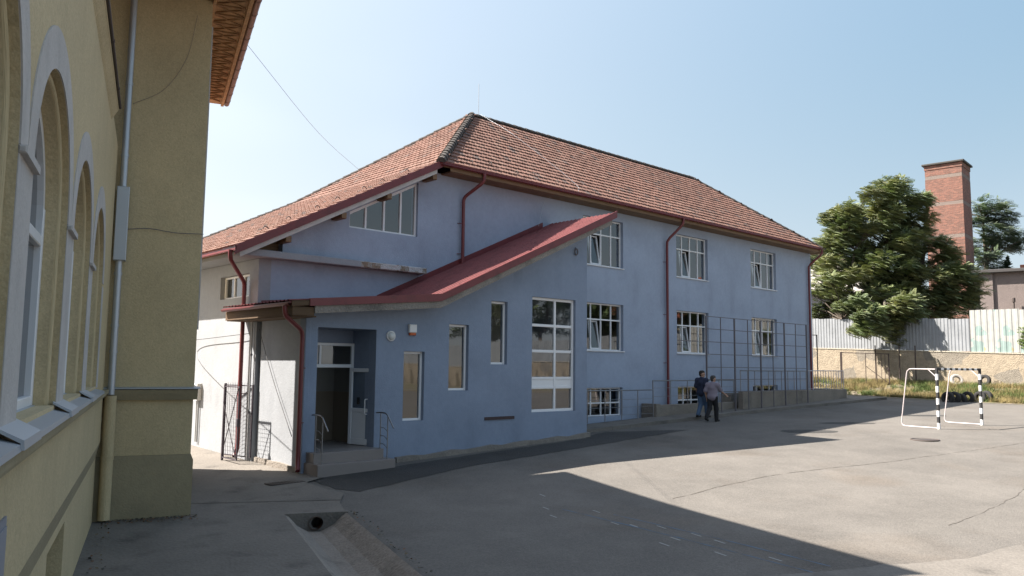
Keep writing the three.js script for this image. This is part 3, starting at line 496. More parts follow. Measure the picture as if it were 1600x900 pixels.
  // red metal verge along the rake
  const vr = wallGeo(uh([[8.35, rake(8.35) - 0.17], [14.95, rake(14.95) - 0.17], [14.95, rake(14.95) + 0.06], [8.35, rake(8.35) + 0.06]]), [], 0.03, XY, [0, 0, 0.6]); mesh('verge', vr, M.redMetal, school);
  mesh('verge_board', wallGeo(uh([[8.5, rake(8.5) - 0.30], [14.7, rake(14.7) - 0.30], [14.7, rake(14.7) - 0.172], [8.5, rake(8.5) - 0.172]]), [], 0.04, XY, [0, 0, 0.55]), M.trim, school);
  mesh('verge_board', [wallGeo(uh([[9.9, rake(9.9) - 0.2], [14.7, rake(14.7) - 0.2], [14.7, rake(14.7) - 0.15], [9.9, rake(9.9) - 0.15]]), [], 0.54, XY, [0, 0, 0.0])], M.trim, school);
  for (const u of [9.75, 11.4, 12.9, 14.55]) mesh('purlin', cb(u, u + 0.16, rake(u) - 0.42, rake(u) - 0.25, 19.42, 19.99, 0.01), M.wood, school);
  mesh('lightning_rod', bar(new V3(A.x + 0.35, A.y + 0.1, A.z), new V3(A.x + 0.35, A.y + 1.45, A.z), 0.012, 6), M.zinc, roof);
  mesh('lightning_wire', tube([A.clone().add(new V3(0.4, 0.2, 0)), B(19.7, 8.6, 22.2).add(new V3(0.9, 0.3, 0)), B(21.2, 6.5, 19.4), B(20.0, 6.0, 19.9), B(19.6, 4.95, 19.9)], 0.0045, 40, 5), M.zinc, roof);
}
// downpipes
function downpipe(pts, clips, parent = school) { const m = mesh('downpipe', [pipe(pts, 0.055, 0.14), ...clips.map(([p, q]) => bar(p, q, 0.012, 6))], M.redMetal, parent); return m; }
const gy = (u, d) => ground(...ud(u, d));
downpipe([B(16.55, 6.24, 19.32), B(16.55, 5.95, 19.32), B(16.15, 5.45, 19.88), B(16.15, 3.28, 19.88)], [[B(16.15, 4.6, 19.88), B(16.0, 4.6, 20)], [B(16.15, 3.6, 19.88), B(16.0, 3.6, 20)]]);
downpipe([B(27.55, 6.24, 19.32), B(27.55, 6.0, 19.32), B(27.15, 5.3, 19.88), B(27.15, -1.8, 19.88)], [[B(27.15, 4.4, 19.88), B(27.0, 4.4, 20)], [B(27.15, 2.2, 19.88), B(27.0, 2.2, 20)], [B(27.15, 0.2, 19.88), B(27.0, 0.2, 20)]]);
downpipe([B(39.85, 6.24, 19.32), B(39.85, 6.0, 19.32), B(39.45, 5.4, 19.88), B(39.45, -1.4, 19.88)], [[B(39.45, 4.4, 19.88), B(39.6, 4.4, 20)], [B(39.45, 1.9, 19.88), B(39.6, 1.9, 20)]]);
downpipe([B(8.31, 2.86, 19.55), B(8.31, 2.62, 19.55), B(9.14, 2.15, 20.5), B(9.14, -2.28, 20.5), B(9.02, -2.42, 20.4)], [[B(9.14, 1.5, 20.5), B(9.3, 1.5, 20.5)], [B(9.14, -0.8, 20.5), B(9.3, -0.8, 20.5)]]);
downpipe([B(8.62, 1.34, 17.1), B(8.62, 1.12, 17.1), B(9.26, 0.78, 17.42), B(9.26, -2.35, 17.42), B(9.2, -2.5, 17.3)], [[B(9.26, -0.1, 17.42), B(9.42, -0.1, 17.5)], [B(9.26, -1.4, 17.42), B(9.42, -1.4, 17.5)]]);
{ // annex roof of ribbed red sheet
  const ar = part('annex_roof', school), dF = 16.92, dB = 19.97;
  function ribbed(u0, h0, u1, h1, da, db) { // ribs run along the slope
    const v = [], pr = []; for (let d = da; d < db - 0.01; d += 0.19) { const e = Math.min(db, d + 0.19), w = e - d; pr.push([d, 0], [d + w * 0.35, 0], [d + w * 0.5, 0.028], [d + w * 0.72, 0.028], [d + w * 0.87, 0]); } pr.push([db, 0]);
    const n = 8; for (let k = 0; k < n; k++) for (let i = 0; i < pr.length - 1; i++) { const t0 = k / n, t1 = (k + 1) / n, lap = 0.004 * (k % 2), q = (t, [d, y]) => B(u0 + (u1 - u0) * t, h0 + (h1 - h0) * t + y + lap, d); const a = q(t0, pr[i]), b = q(t1, pr[i]), c = q(t1, pr[i + 1]), e = q(t0, pr[i + 1]); v.push(a, c, b, a, e, c); }
    const g = new THREE.BufferGeometry().setFromPoints(v); g.computeVertexNormals(); return boxUV(g);
  }
  mesh('ribbed_sheet', ribbed(13.0, 1.87, 20.3, 5.12, dF, dB), M.redSheet, ar);
  mesh('ribbed_sheet', [ribbed(8.66, 1.46, 13.02, 1.87, dF, dB), ribbed(8.66, 1.46, 9.28, 1.52, dB + 0.01, 20.7)], M.redSheet, ar);
  mesh('roof_board', [slab([B(8.75, 1.43, dF + 0.03), B(13.02, 1.84, dF + 0.03), B(13.02, 1.84, dB), B(8.75, 1.43, dB)], 0.1), slab([B(13.03, 1.84, dF + 0.03), B(20.2, 5.04, dF + 0.03), B(20.2, 5.04, dB), B(13.03, 1.84, dB)], 0.1), slab([B(8.75, 1.43, dB + 0.01), B(9.28, 1.48, dB + 0.01), B(9.28, 1.48, 20.68), B(8.75, 1.43, 20.68)], 0.1)], M.wood, ar);
  const fas = (pts, z, t) => wallGeo(uh(pts), [], t, XY, [0, 0, z]);
  mesh('fascia', [fas([[9.15, annexTop(9.15) - 0.12], [13.03, annexTop(13.03) - 0.13], [20.32, annexTop(20.32) - 0.14], [20.32, annexTop(20.32) + 0.09], [13.03, annexTop(13.03) + 0.07], [9.15, annexTop(9.15) + 0.06]], 3.085, 0.03)], M.redMetal, ar);
  mesh('fascia', [fas([[8.70, annexTop(8.7) - 0.10], [9.145, annexTop(9.145) - 0.10], [9.145, annexTop(9.145) + 0.02], [8.70, annexTop(8.7) + 0.02]], 3.06, 0.03)], M.woodDark, ar);
  mesh('edge_board', [fas([[9.3, annexTop(9.3) - 0.30], [13.03, annexTop(13.03) - 0.31], [20.1, annexTop(20.1) - 0.30], [20.1, annexTop(20.1) - 0.142], [13.03, annexTop(13.03) - 0.132], [9.3, annexTop(9.3) - 0.122]], 3.03, 0.05)], M.edge, ar);
  mesh('soffit', [slab([B(9.3, annexTop(9.3) - 0.2, 16.98), B(13.03, annexTop(13.03) - 0.2, 16.98), B(13.03, annexTop(13.03) - 0.2, 17.48), B(9.3, annexTop(9.3) - 0.2, 17.48)], 0.03), slab([B(13.03, annexTop(13.03) - 0.2, 16.98), B(20.1, annexTop(20.1) - 0.2, 16.98), B(20.1, annexTop(20.1) - 0.2, 17.48), B(13.03, annexTop(13.03) - 0.2, 17.48)], 0.03)], M.trim, ar);
  mesh('eave_board', [bb(8.74, 8.78, 1.12, 1.33, 16.95, 20.68), bb(8.78, 9.38, 1.1, 1.13, 17.0, 20.68), bb(8.781, 9.3, 1.131, 1.33, 16.955, 16.985)], M.woodDark, ar);
  const g = new THREE.CylinderGeometry(0.065, 0.065, 3.75, 12, 1, true, -Math.PI / 2, Math.PI); g.rotateX(-Math.PI / 2); g.rotateZ(Math.PI); g.translate(8.66 - 9.3, 1.40 + EYE, 20 - 18.8); mesh('gutter', [g.toNonIndexed(), bb(8.655, 8.74, 1.405, 1.43, 16.93, 20.68)], M.redMetal, ar);
  mesh('flashing', [fas([[13.0, 1.86], [19.9, 1.86 + 6.9 * 0.4474], [19.9, 2.05 + 6.9 * 0.4474], [13.0, 2.05]], 0.004, 0.02), fas([[9.4, 1.52], [13.0, 1.87], [13.0, 2.02], [9.4, 1.66]], 0.004, 0.02)], M.redMetal, ar);
}
mesh('air_vent', [bb(15.12, 16.27, -1.555, -1.47, 17.47, 17.499)], std({ color: lin(0.05, 0.03, 0.03), roughness: 0.7 }), school);

// entrance steps and handrails
{
  const [x, z] = ud(10.6, 17.0), o = thing('entrance_steps', 'tiled entrance steps before the open white door', 'steps', [x, ground(x, z) + EYE - 0.05, -z], PHI);
  const q = (u0, u1, h0, h1, d0, d1) => chbox(u0 - 10.6, u1 - 10.6, h0 - ground(x, z) + 0.05, h1 - ground(x, z) + 0.05, 17.0 - d1, 17.0 - d0, 0.01);
  mesh('landing', [q(9.5, 11.46, -2.7, -2.1, 17.12, 17.495), q(9.725, 11.395, -2.2, -2.098, 17.497, 18.6)], M.stepTile, o);
  mesh('step', q(9.45, 11.62, -2.8, -2.34, 16.82, 17.494), M.stepTile, o);
}
function handrail(u, label) {
  const d = 16.98, [x, z] = ud(u, d), o = thing('handrail', label, 'handrail', [x, -2.34 + EYE, -z], PHI), h = (v) => v + 2.34;
  mesh('rail', pipe([new V3(0.0, h(-1.22), -0.42), new V3(0, h(-1.2), -0.2), new V3(0, h(-1.22), 0.05), new V3(0, h(-1.56), 0.36)], 0.018, 0.1, 8), M.steel, o);
  mesh('post', bar(new V3(0, h(-2.1), -0.22), new V3(0, h(-1.21), -0.22), 0.014), M.steel, o);
  mesh('post', bar(new V3(0, h(-2.34), 0.1), new V3(0, h(-1.28), 0.1), 0.014), M.steel, o);
  for (let i = 0; i < 3; i++) mesh('crossbar', tube([new V3(0, h(-1.98 + i * 0.2), -0.22), new V3(0, h(-1.98 + i * 0.2), -0.06), new V3(0, h(-2.08 + i * 0.21), 0.1)], 0.008, 8, 6), M.steel, o);
  return o;
}
handrail(9.58, 'stainless handrail on the downpipe side of the entrance steps'); handrail(11.4, 'stainless handrail on the round wall lamp side of the steps');
{
  const [x, z] = ud(11.83, 17.5), o = thing('wall_lamp', 'round frosted bulkhead lamp on the wall beside the entrance', 'lamp', [x, 0.75 + EYE, -z], PHI);
  const b = new THREE.CylinderGeometry(0.13, 0.135, 0.05, 24); b.rotateX(Math.PI / 2); b.translate(0, 0, 0.025); mesh('base', b, M.whitePaint, o);
  const dm = new THREE.SphereGeometry(0.11, 20, 8, 0, Math.PI * 2, 0, Math.PI / 2); dm.rotateX(Math.PI / 2); dm.scale(1, 1, 0.7); dm.translate(0, 0, 0.05); mesh('globe', dm, std({ color: lin(0.6, 0.6, 0.58), roughness: 0.25 }), o);
}
{
  const [x, z] = ud(12.5, 17.5), o = thing('alarm_siren', 'small white alarm siren box with orange base on the annex wall', 'alarm', [x, 0.94 + EYE, -z], PHI);
  mesh('case', chbox(-0.12, 0.12, -0.08, 0.14, 0, 0.09, 0.015), M.whitePaint, o);
  mesh('strobe', chbox(-0.1, 0.1, -0.15, -0.082, 0.005, 0.08, 0.015), std({ color: lin(0.5, 0.1, 0.02), roughness: 0.3 }), o);
}
{
  const [x, z] = ud(11.4, 18.25), o = thing('intercom', 'small dark intercom panel inside the entrance recess', 'intercom', [x, -0.95 + EYE, -z], PHI);
  mesh('panel', chbox(-0.04, -0.002, -0.09, 0.09, -0.05, 0.05, 0.006), M.black, o); mesh('button_plate', chbox(-0.03, -0.002, -0.5, -0.38, -0.045, 0.045, 0.006), M.zinc, o);
}
{ // iron ring on the annex gable
  const [x, z] = ud(18.93, 17.45), o = thing('cable_ring', 'small dark ring of cable hanging on the annex gable', 'cable', [x, 3.72 + EYE, -z], PHI);
  const t = new THREE.TorusGeometry(0.09, 0.022, 7, 18); t.scale(0.75, 1.1, 1); mesh('ring', t, M.greyIron, o); mesh('bracket', bar(new V3(0, 0.1, 0), new V3(0, 0.14, -0.05), 0.012, 6), M.greyIron, o);
}

// ramp, kerb and railings at the front ----------------------------------
const pv = (x, z) => ground(x, z);
{
  tag(struct(mesh('pavement', drape([ud(19.6, 18.2), ud(24, 18.2), ud(30, 18.15), ud(36, 18.0), ud(43, 17.5), ud(43, 19.9), ud(19.6, 19.3)], 0.11), M.concrete)), 'narrow concrete pavement along the school front', 'pavement');
  const v = []; for (let i = 0; i < 24; i++) { const u0 = 19.6 + i * 0.975, u1 = u0 + 0.96, d0 = 18.2 - Math.max(0, u0 - 30) * 0.045, d1 = 18.2 - Math.max(0, u1 - 30) * 0.045; v.push([u0, u1, d0, d1]); }
  const kerb = new THREE.Group(); kerb.name = numbered('kerb'); scene.add(kerb); tag(struct(kerb), 'low concrete kerb along the school pavement', 'kerb');
  for (const [u0, u1, d0, d1] of v) { const P = (u, d, h) => { const [x, z] = ud(u, d); return w3(x, z, ground(x, z) + h); }; const top = [P(u0, d0 - 0.06, 0.125), P(u1, d1 - 0.06, 0.125), P(u1, d1 + 0.1, 0.125), P(u0, d0 + 0.1, 0.125)]; mesh('kerb_stone', slab(top, 0.3), M.concrete, kerb); }
}
{
  const [x, z] = ud(25.8, 19.2), o = thing('ramp_wall', 'low stained concrete ramp walls along the school front', 'ramp', [x, ground(x, z) + EYE, -z], PHI), y0 = ground(x, z);
  const q = (u0, u1, h0, h1, d0, d1) => chbox(u0 - 25.8, u1 - 25.8, h0 - y0, h1 - y0, 19.2 - d1, 19.2 - d0, 0.02);
  const cm = std({ color: lin(1.4, 1.36, 1.3), map: T.concrete, bumpMap: T.concreteB, bumpScale: 0.02 });
  mesh('wall', [q(25.75, 31.4, -2.6, -1.46, 19.25, 19.45)], cm, o);
  mesh('wall', [q(31.0, 41.0, -2.6, -1.0, 18.75, 19.0)], cm, o);
  mesh('wall', [q(40.75, 41.0, -2.6, -1.002, 19.005, 22.5)], cm, o);
  mesh('wall', q(25.45, 25.74, -2.6, -1.42, 19.2, 19.95), cm, o);
  const rs = wallGeo([[25.76 - 25.8, -0.5], [40.7 - 25.8, -0.5], [40.7 - 25.8, -1.08 - y0], [31.2 - 25.8, -1.1 - y0], [31.2 - 25.8, -1.6 - y0], [25.76 - 25.8, -1.95 - y0]], [], 0.5, XY, [0, 0, -0.76]); mesh('ramp_floor', rs, cm, o);
}
function railing(name, label, u0, u1, d, top, base, posts, rails, mat, stepAt) {
  const [x, z] = ud(u0, d), o = thing(name, label, 'railing', [x, base + EYE, -z], PHI), L = u1 - u0, H = top - base;
  mesh('top_rail', bar(new V3(0, H, 0), new V3(L, H, 0), 0.024), mat, o);
  for (let i = 0; i <= posts; i++) { const a = L * i / posts, [px, pz] = ud(u0 + a, d); mesh('post', bar(new V3(a, Math.min(0, 0), 0), new V3(a, H, 0), 0.018), mat, o); }
  for (const r of rails) mesh('rail', bar(new V3(0, r * H, 0), new V3(L, r * H, 0), 0.009, 6), mat, o);
  return o;
}
railing('ramp_railing', 'steel pipe railing before the lower basement window', 19.6, 25.35, 19.28, -0.86, -2.0, 6, [0.2, 0.45, 0.7], M.steel);
{ const o = railing('ramp_railing', 'steel pipe railing on the low ramp wall behind the walkers', 25.4, 31.2, 19.33, -0.51, -1.46, 5, [0.35, 0.7], M.steel); mesh('riser', bar(new V3(0, 0.6, 0.0), new V3(0, 0.95, 0), 0.024), M.steel, o); }
railing('ramp_railing', 'thin steel railing on the higher ramp wall behind the lattice', 31.0, 36.9, 18.87, -0.09, -1.0, 10, [0.5], M.steel);
{ const o = railing('landing_railing', 'pale painted railing with close balusters at the far end of the ramp', 37.0, 40.9, 18.87, -0.07, -1.0, 2, [0.06], M.pinkPaint); for (let i = 1; i < 14; i++) mesh('baluster', bar(new V3(i * 0.28, 0.06, 0), new V3(i * 0.28, 0.92, 0), 0.016, 6), M.pinkPaint, o); }
{ // steel lattice screen
  const u0 = 27.95, u1 = 36.4, d = 18.55, [x, z] = ud(u0, d), b = ground(x, z), o = thing('steel_lattice', 'tall bare steel lattice frame standing before the school windows', 'lattice', [x, b + EYE, -z], PHI), n = 8, W = (u1 - u0) / n;
  for (let i = 0; i <= n; i++) { const [px, pz] = ud(u0 + i * W, d), y = ground(px, pz) - b; mesh('post', sqbar(new V3(i * W, y - 0.1, 0), new V3(i * W, 2.13 - b, 0), i % 2 ? 0.03 : 0.055), M.greyIron, o); }
  const rows = [2.12, 1.61, 1.08, 0.57, 0.04, -0.46, -0.97];
  rows.forEach((h, k) => mesh('crossbar', sqbar(new V3(k === 2 ? -1.95 : 0.0, h - b, 0.002), new V3(u1 - u0, h - b, 0.002), 0.028), M.greyIron, o));
}

// ------------------------------------------------------------------ the old ochre building
{
  const n0 = -0.69, e0 = 15.5, [ox, oz] = ne(n0, e0), old = thing('old_building', 'old ochre stucco building with white trimmed arched windows and a projecting bay', 'building', [ox, 0, -oz], TH);
  const Q = (n, h, e) => new V3(n - n0, h + EYE, e0 - e);
  const qb = (n0_, n1, h0, h1, ea, eb) => box(n0_ - n0, n1 - n0, h0 + EYE, h1 + EYE, e0 - eb, e0 - ea);
  const qc = (n0_, n1, h0, h1, ea, eb, c) => chbox(n0_ - n0, n1 - n0, h0 + EYE, h1 + EYE, e0 - eb, e0 - ea, c);
  const sideGeo = (pts, holes, t, n) => wallGeo(pts.map(([e, h]) => [e - e0, h + EYE]), holes, t, SIDE, [n - t - n0, 0, 0]);
  const cs = [1.0, 3.75, 6.5, 9.25, 12.0], HW = 1.1, SP = 1.15, RI = 0.9, SB = -0.36;
  const arch = (c, hw, ri, b) => { const p = [[c - hw, b], [c + hw, b]]; for (let i = 0; i <= 24; i++) { const t = Math.PI * i / 24; p.push([c + hw * Math.cos(t), SP + ri * Math.sin(t)]); } return p; };
  const hole = (c, hw, ri, b) => new THREE.Path(arch(c, hw, ri, b).map(([e, h]) => new THREE.Vector2(e - e0, h + EYE)));
  const wallOut = [[-3, -1.36], [15.5, -1.36], [15.5, 3.78], [-3, 3.78]];
  mesh('wall', sideGeo(wallOut, cs.map((c) => hole(c, HW, RI, SB)), 0.07, -0.69), M.ochre, old);
  mesh('inner_reveal', sideGeo(wallOut.map(([e, h]) => [e, Math.min(h, 3.2)]), cs.map((c) => hole(c, HW - 0.06, RI - 0.06, SB)), 0.14, -0.762), M.ochre, old);
  mesh('plinth', sideGeo([[-3, -3.2], [15.5, -3.2], [15.5, -1.365], [-3, -1.365]], [[[8.35, -3.1], [10.0, -3.1], [10.0, -1.72], [8.35, -1.72]], [[2.9, -3.1], [4.5, -3.1], [4.5, -1.72], [2.9, -1.72]]].map((p) => p.map(([e, h]) => [e - e0, h + EYE])), 0.5, -0.745), M.ochre, old);
  mesh('plinth_chamfer', wallGeo([[-0.745 - n0, -1.62], [-0.692 - n0, -1.367], [-0.8 - n0, -1.367]].map(([a, b]) => [a, b + EYE]), [], 18.5, XY, [0, 0, 0]), M.ochreDark, old);
  mesh('basement_panel', [qb(-1.15, -1.12, -3.0, -1.7, 8.36, 9.99), qb(-1.15, -1.12, -3.0, -1.7, 2.91, 4.49)], M.ochreDark, old);
  for (const c of cs) {
    // white arch band with its own edge
    const o = arch(c, HW + 0.275, RI + 0.29, SP).slice(0), ring = new THREE.Shape();
    const pts = []; for (let i = 0; i <= 28; i++) { const t = Math.PI * i / 28; pts.push([c + (HW + 0.272) * Math.cos(t), SP + (RI + 0.29) * Math.sin(t)]); } for (let i = 28; i >= 0; i--) { const t = Math.PI * i / 28; pts.push([c + (HW + 0.004) * Math.cos(t), SP + (RI + 0.004) * Math.sin(t)]); }
    mesh('arch_band', sideGeo(pts, [], 0.02, -0.680), M.trim, old);
    { const pp = [Q(-0.765, SB, c + HW - 0.03)]; for (let i = 0; i <= 16; i++) { const t = Math.PI * i / 16; pp.push(Q(-0.765, SP + (RI - 0.03) * Math.sin(t), c + (HW - 0.03) * Math.cos(t))); } pp.push(Q(-0.765, SB, c - HW + 0.03)); mesh('roll_moulding', new THREE.TubeGeometry(new THREE.CatmullRomCurve3(pp, false, 'centripetal'), 60, 0.03, 10).toNonIndexed(), M.ochre, old); }
    const w = part('window', old), z = -0.885, P = new THREE.Matrix4().makeTranslation(z - n0, EYE, 0).multiply(SIDE);
    const bars = [[c - HW + 0.06, c - HW + 0.15, SB, SP + 0.1], [c + HW - 0.15, c + HW - 0.06, SB, SP + 0.1], [c - 0.04, c + 0.04, SB, SP + RI - 0.1]].map(([a, b, y0, y1]) => chbox(a - e0, b - e0, y0, y1, -0.03, 0.04, 0.008).applyMatrix4(P));
    bars.push(...[SB + 0.03, SP - 0.18].map((y) => chbox(c - HW + 0.152 - e0, c - 0.042 - e0, y - 0.04, y + 0.05, -0.028, 0.037, 0.008).applyMatrix4(P)), ...[SB + 0.03, SP - 0.18].map((y) => chbox(c + 0.042 - e0, c + HW - 0.152 - e0, y - 0.04, y + 0.05, -0.028, 0.037, 0.008).applyMatrix4(P)));
    const rim = []; for (let i = 0; i <= 20; i++) { const t = Math.PI * i / 20; rim.push([c + (HW - 0.062) * Math.cos(t), SP + (RI - 0.062) * Math.sin(t)]); } for (let i = 20; i >= 0; i--) { const t = Math.PI * i / 20; rim.push([c + (HW - 0.15) * Math.cos(t), SP + (RI - 0.15) * Math.sin(t)]); }
    bars.push(sideGeo(rim, [], 0.06, -0.852)); mesh('frame', bars, M.pvc, w);
    mesh('pane', sideGeo(arch(c, HW - 0.13, RI - 0.13, SB), [], 0.004, -0.90), std({ color: lin(0.02, 0.022, 0.026), roughness: 0.03 }), w);
    // sill of folded zinc
    const s = [[-0.88, SB + 0.015], [-0.575, SB - 0.065], [-0.57, SB - 0.10], [-0.58, SB - 0.10], [-0.585, SB - 0.075], [-0.88, SB + 0.003]].map(([n, h]) => [n - n0, h + EYE]);
    mesh('sill', wallGeo(s, [], 2 * HW + 0.06, XY, [0, 0, e0 - c - HW - 0.03]), M.zinc, old);
    // pier between this window and the next
    const p0 = c + HW + 0.004, p1 = c + 2.75 - HW - 0.004;
    if (c < 11) {
      mesh('pier', qc(-0.692, -0.681, SB - 0.02, SP - 0.05, p0, p1, 0.008), M.trim, old);
      mesh('capital', [qc(-0.69, -0.645, SP - 0.05, SP - 0.005, p0 - 0.012, p1 + 0.012, 0.01)], M.trim, old);
      const s2 = [[-0.70, SB + 0.03], [-0.56, SB - 0.045], [-0.555, SB - 0.095], [-0.57, SB - 0.095], [-0.575, SB - 0.06], [-0.70, SB + 0.012]].map(([n, h]) => [n - n0, h + EYE]);
      mesh('sill', wallGeo(s2, [], p1 - p0 + 0.16, XY, [0, 0, e0 - p1 - 0.08]), M.zinc, old).userData.label = 'short darker zinc cap over pier';
    } else mesh('pier', qc(-0.692, -0.681, SB - 0.02, SP - 0.05, p0, p0 + 0.3, 0.008), M.trim, old);
  }
  mesh('belt_course', [qc(-0.692, -0.60, -0.53, -0.47, -3, 15.3, 0.008), qc(-0.692, -0.635, -0.575, -0.532, -3, 15.3, 0.008)], M.ochreDark, old);
  // cornice and low roof over the windows
  const corn = [[-0.692, 3.56], [-0.665, 3.6], [-0.61, 3.70], [-0.60, 3.71], [-0.60, 3.78], [-0.692, 3.78]].map(([n, h]) => [n - n0, h + EYE]);
  mesh('cornice', wallGeo(corn, [], 15.9, XY, [0, 0, 2.6]), M.ochre, old);
  mesh('gutter', [bar(Q(-0.585, 3.77, -3), Q(-0.585, 3.77, 12.95), 0.022, 10), ...[6, 8.5, 10.2, 12].map((e) => bar(Q(-0.585, 3.77, e), Q(-0.585, 3.77, e + 0.05), 0.028, 10))], M.darkIron, old);
  mesh('low_roof', slab([Q(-0.61, 3.86, -3), Q(-0.61, 3.86, 12.95), Q(-3.98, 5.4, 12.95), Q(-3.98, 5.4, -3)], 0.06), M.copper, old);
  mesh('added_shading_roof', [slab([Q(-3.3, 8.7, -14), Q(-3.3, 8.7, 15.4), Q(-10, 13, 14.6), Q(-10, 13, -14)], 0.1), slab([Q(-10, 13, -14), Q(-10, 13, 14.6), Q(-16.7, 8.7, 15.4), Q(-16.7, 8.7, -14)], 0.1)], M.copper, old);  // unseen roof, added to hide bright sky and deepen the foreground shade
  mesh('raised_shading_wall', [qb(-16, -4, -3.2, 8.7, -13.5, 15.48), qb(-3.99, -1.3, -3.2, 3.9, -3, -2.7)], M.ochre, old);  // rear block raised out of view to cut skylight; low piece closes the end
  // projecting bay
  mesh('bay_wall', [qb(-9, 0.76, -0.46, 6.79, 15.5, 21.5)], M.ochre, old);
  mesh('bay_wall', [qb(-9, 0.755, -1.62, -0.462, 15.505, 21.5)], M.ochre, old);
  mesh('bay_plinth', [wallGeo([[-9 - n0, -3.3], [0.80 - n0, -3.3], [0.80 - n0, -1.72], [0.76 - n0, -1.622], [-9 - n0, -1.622]].map(([a, b]) => [a, b + EYE]), [], 6.04, XY, [0, 0, e0 - 21.5])], M.ochreDark, old);
  const bl = [[0.756, -0.66], [0.80, -0.64], [0.80, -0.56], [0.83, -0.54], [0.83, -0.47], [0.756, -0.462]];
  mesh('bay_ledge', [wallGeo([[15.44, -0.66], [15.40, -0.55], [15.38, -0.48], [15.505, -0.463], [15.505, -0.66]].map(([e, h]) => [-(e - 15.5), h + EYE]), [], 1.56, new THREE.Matrix4().makeBasis(new V3(0, 0, 1), new V3(0, 1, 0), new V3(-1, 0, 0)), [0.82 - n0, 0, 0]), wallGeo(bl.map(([n, h]) => [n - n0, h + EYE]), [], 6.0, XY, [0, 0, e0 - 21.51])], M.ochreDark, old);
  mesh('ledge_flashing', [slab([Q(-0.72, -0.43, 15.505), Q(0.86, -0.43, 15.505), Q(0.86, -0.455, 15.36), Q(-0.72, -0.455, 15.36)], 0.012), slab([Q(0.76, -0.43, 15.51), Q(0.87, -0.455, 15.51), Q(0.87, -0.455, 21.55), Q(0.76, -0.43, 21.55)], 0.012)], M.zinc, old);
  mesh('rain_edge', [qb(0.762, 0.785, 0.6, 6.3, 15.52, 15.56)], M.trim, old);
  // eaves of the bay: boarded soffit with battens, gutter, roof
  const HE = 6.8; mesh('soffit', [qb(-9, 1.45, HE, HE + 0.05, 12.35, 21.85)], M.woodLight, old);  // near overhang stretched beyond view so its shadow tip falls far enough
  const bw = std({ map: T.wood, color: lin(2.0, 1.9, 1.75), roughness: 0.8 });
  for (let i = 0; i < 20; i++) { const e = 13.0 + i * 0.43; mesh('soffit_batten', qc(0.80, 1.36, HE - 0.03, HE - 0.001, e, e + 0.05, 0.004), bw, old); mesh('soffit_batten', sqbar(Q(0.84, HE - 0.012, e + 0.06), Q(1.34, HE - 0.012, e + 0.40), 0.035, 0.02), bw, old); mesh('soffit_batten', sqbar(Q(1.34, HE - 0.014, e + 0.06), Q(0.84, HE - 0.014, e + 0.40), 0.035, 0.02), bw, old); }
  mesh('soffit_trim', [qc(0.762, 0.82, HE - 0.07, HE - 0.002, 15.4, 21.82, 0.01), qc(1.38, 1.45, HE - 0.06, HE - 0.002, 12.36, 21.84, 0.01)], M.woodLight, old);
  mesh('eaves_gutter', [bar(Q(1.525, HE + 0.05, 12.2), Q(1.525, HE + 0.05, 21.9), 0.075, 14), ...Array.from({ length: 15 }, (_, i) => bar(Q(1.525, HE + 0.05, 12.6 + i * 0.64), Q(1.525, HE + 0.05, 12.63 + i * 0.64), 0.082, 14))], M.copper, old);
  mesh('roof', [slab([Q(1.5, HE + 0.12, 12.25), Q(1.5, HE + 0.12, 21.9), Q(-3.6, HE + 2.6, 18.0), Q(-3.6, HE + 2.6, 15.0)], 0.06), slab([Q(1.5, HE + 0.12, 12.25), Q(-3.6, HE + 2.6, 15.0), Q(-9, HE + 2.6, 15.0), Q(-9, HE + 0.12, 12.25)], 0.06), slab([Q(1.5, HE + 0.12, 21.9), Q(-9, HE + 0.12, 21.9), Q(-9, HE + 2.6, 18.0), Q(-3.6, HE + 2.6, 18.0)], 0.06)], M.copper, old);
  // downpipe in the corner
  const dp = mesh('downpipe', [bar(Q(-0.57, -0.56, 15.36), Q(-0.57, 6.6, 15.36), 0.058, 14), ...[0.15, 0.6, 1.5, 3.6, 4.9].map((h) => bar(Q(-0.57, h, 15.36), Q(-0.57, h + 0.05, 15.36), 0.066, 14))], M.zinc, old);
  mesh('pipe_foot', [bar(Q(-0.57, -2.66, 15.36), Q(-0.57, -0.58, 15.36), 0.095, 16), bar(Q(-0.57, -1.66, 15.36), Q(-0.57, -1.6, 15.36), 0.103, 16)], M.ochre, old).userData.label = 'thick painted lower end of downpipe';
  mesh('pipe_cover', qc(-0.66, -0.46, 1.75, 3.05, 15.24, 15.42, 0.01), M.zinc, old);
}
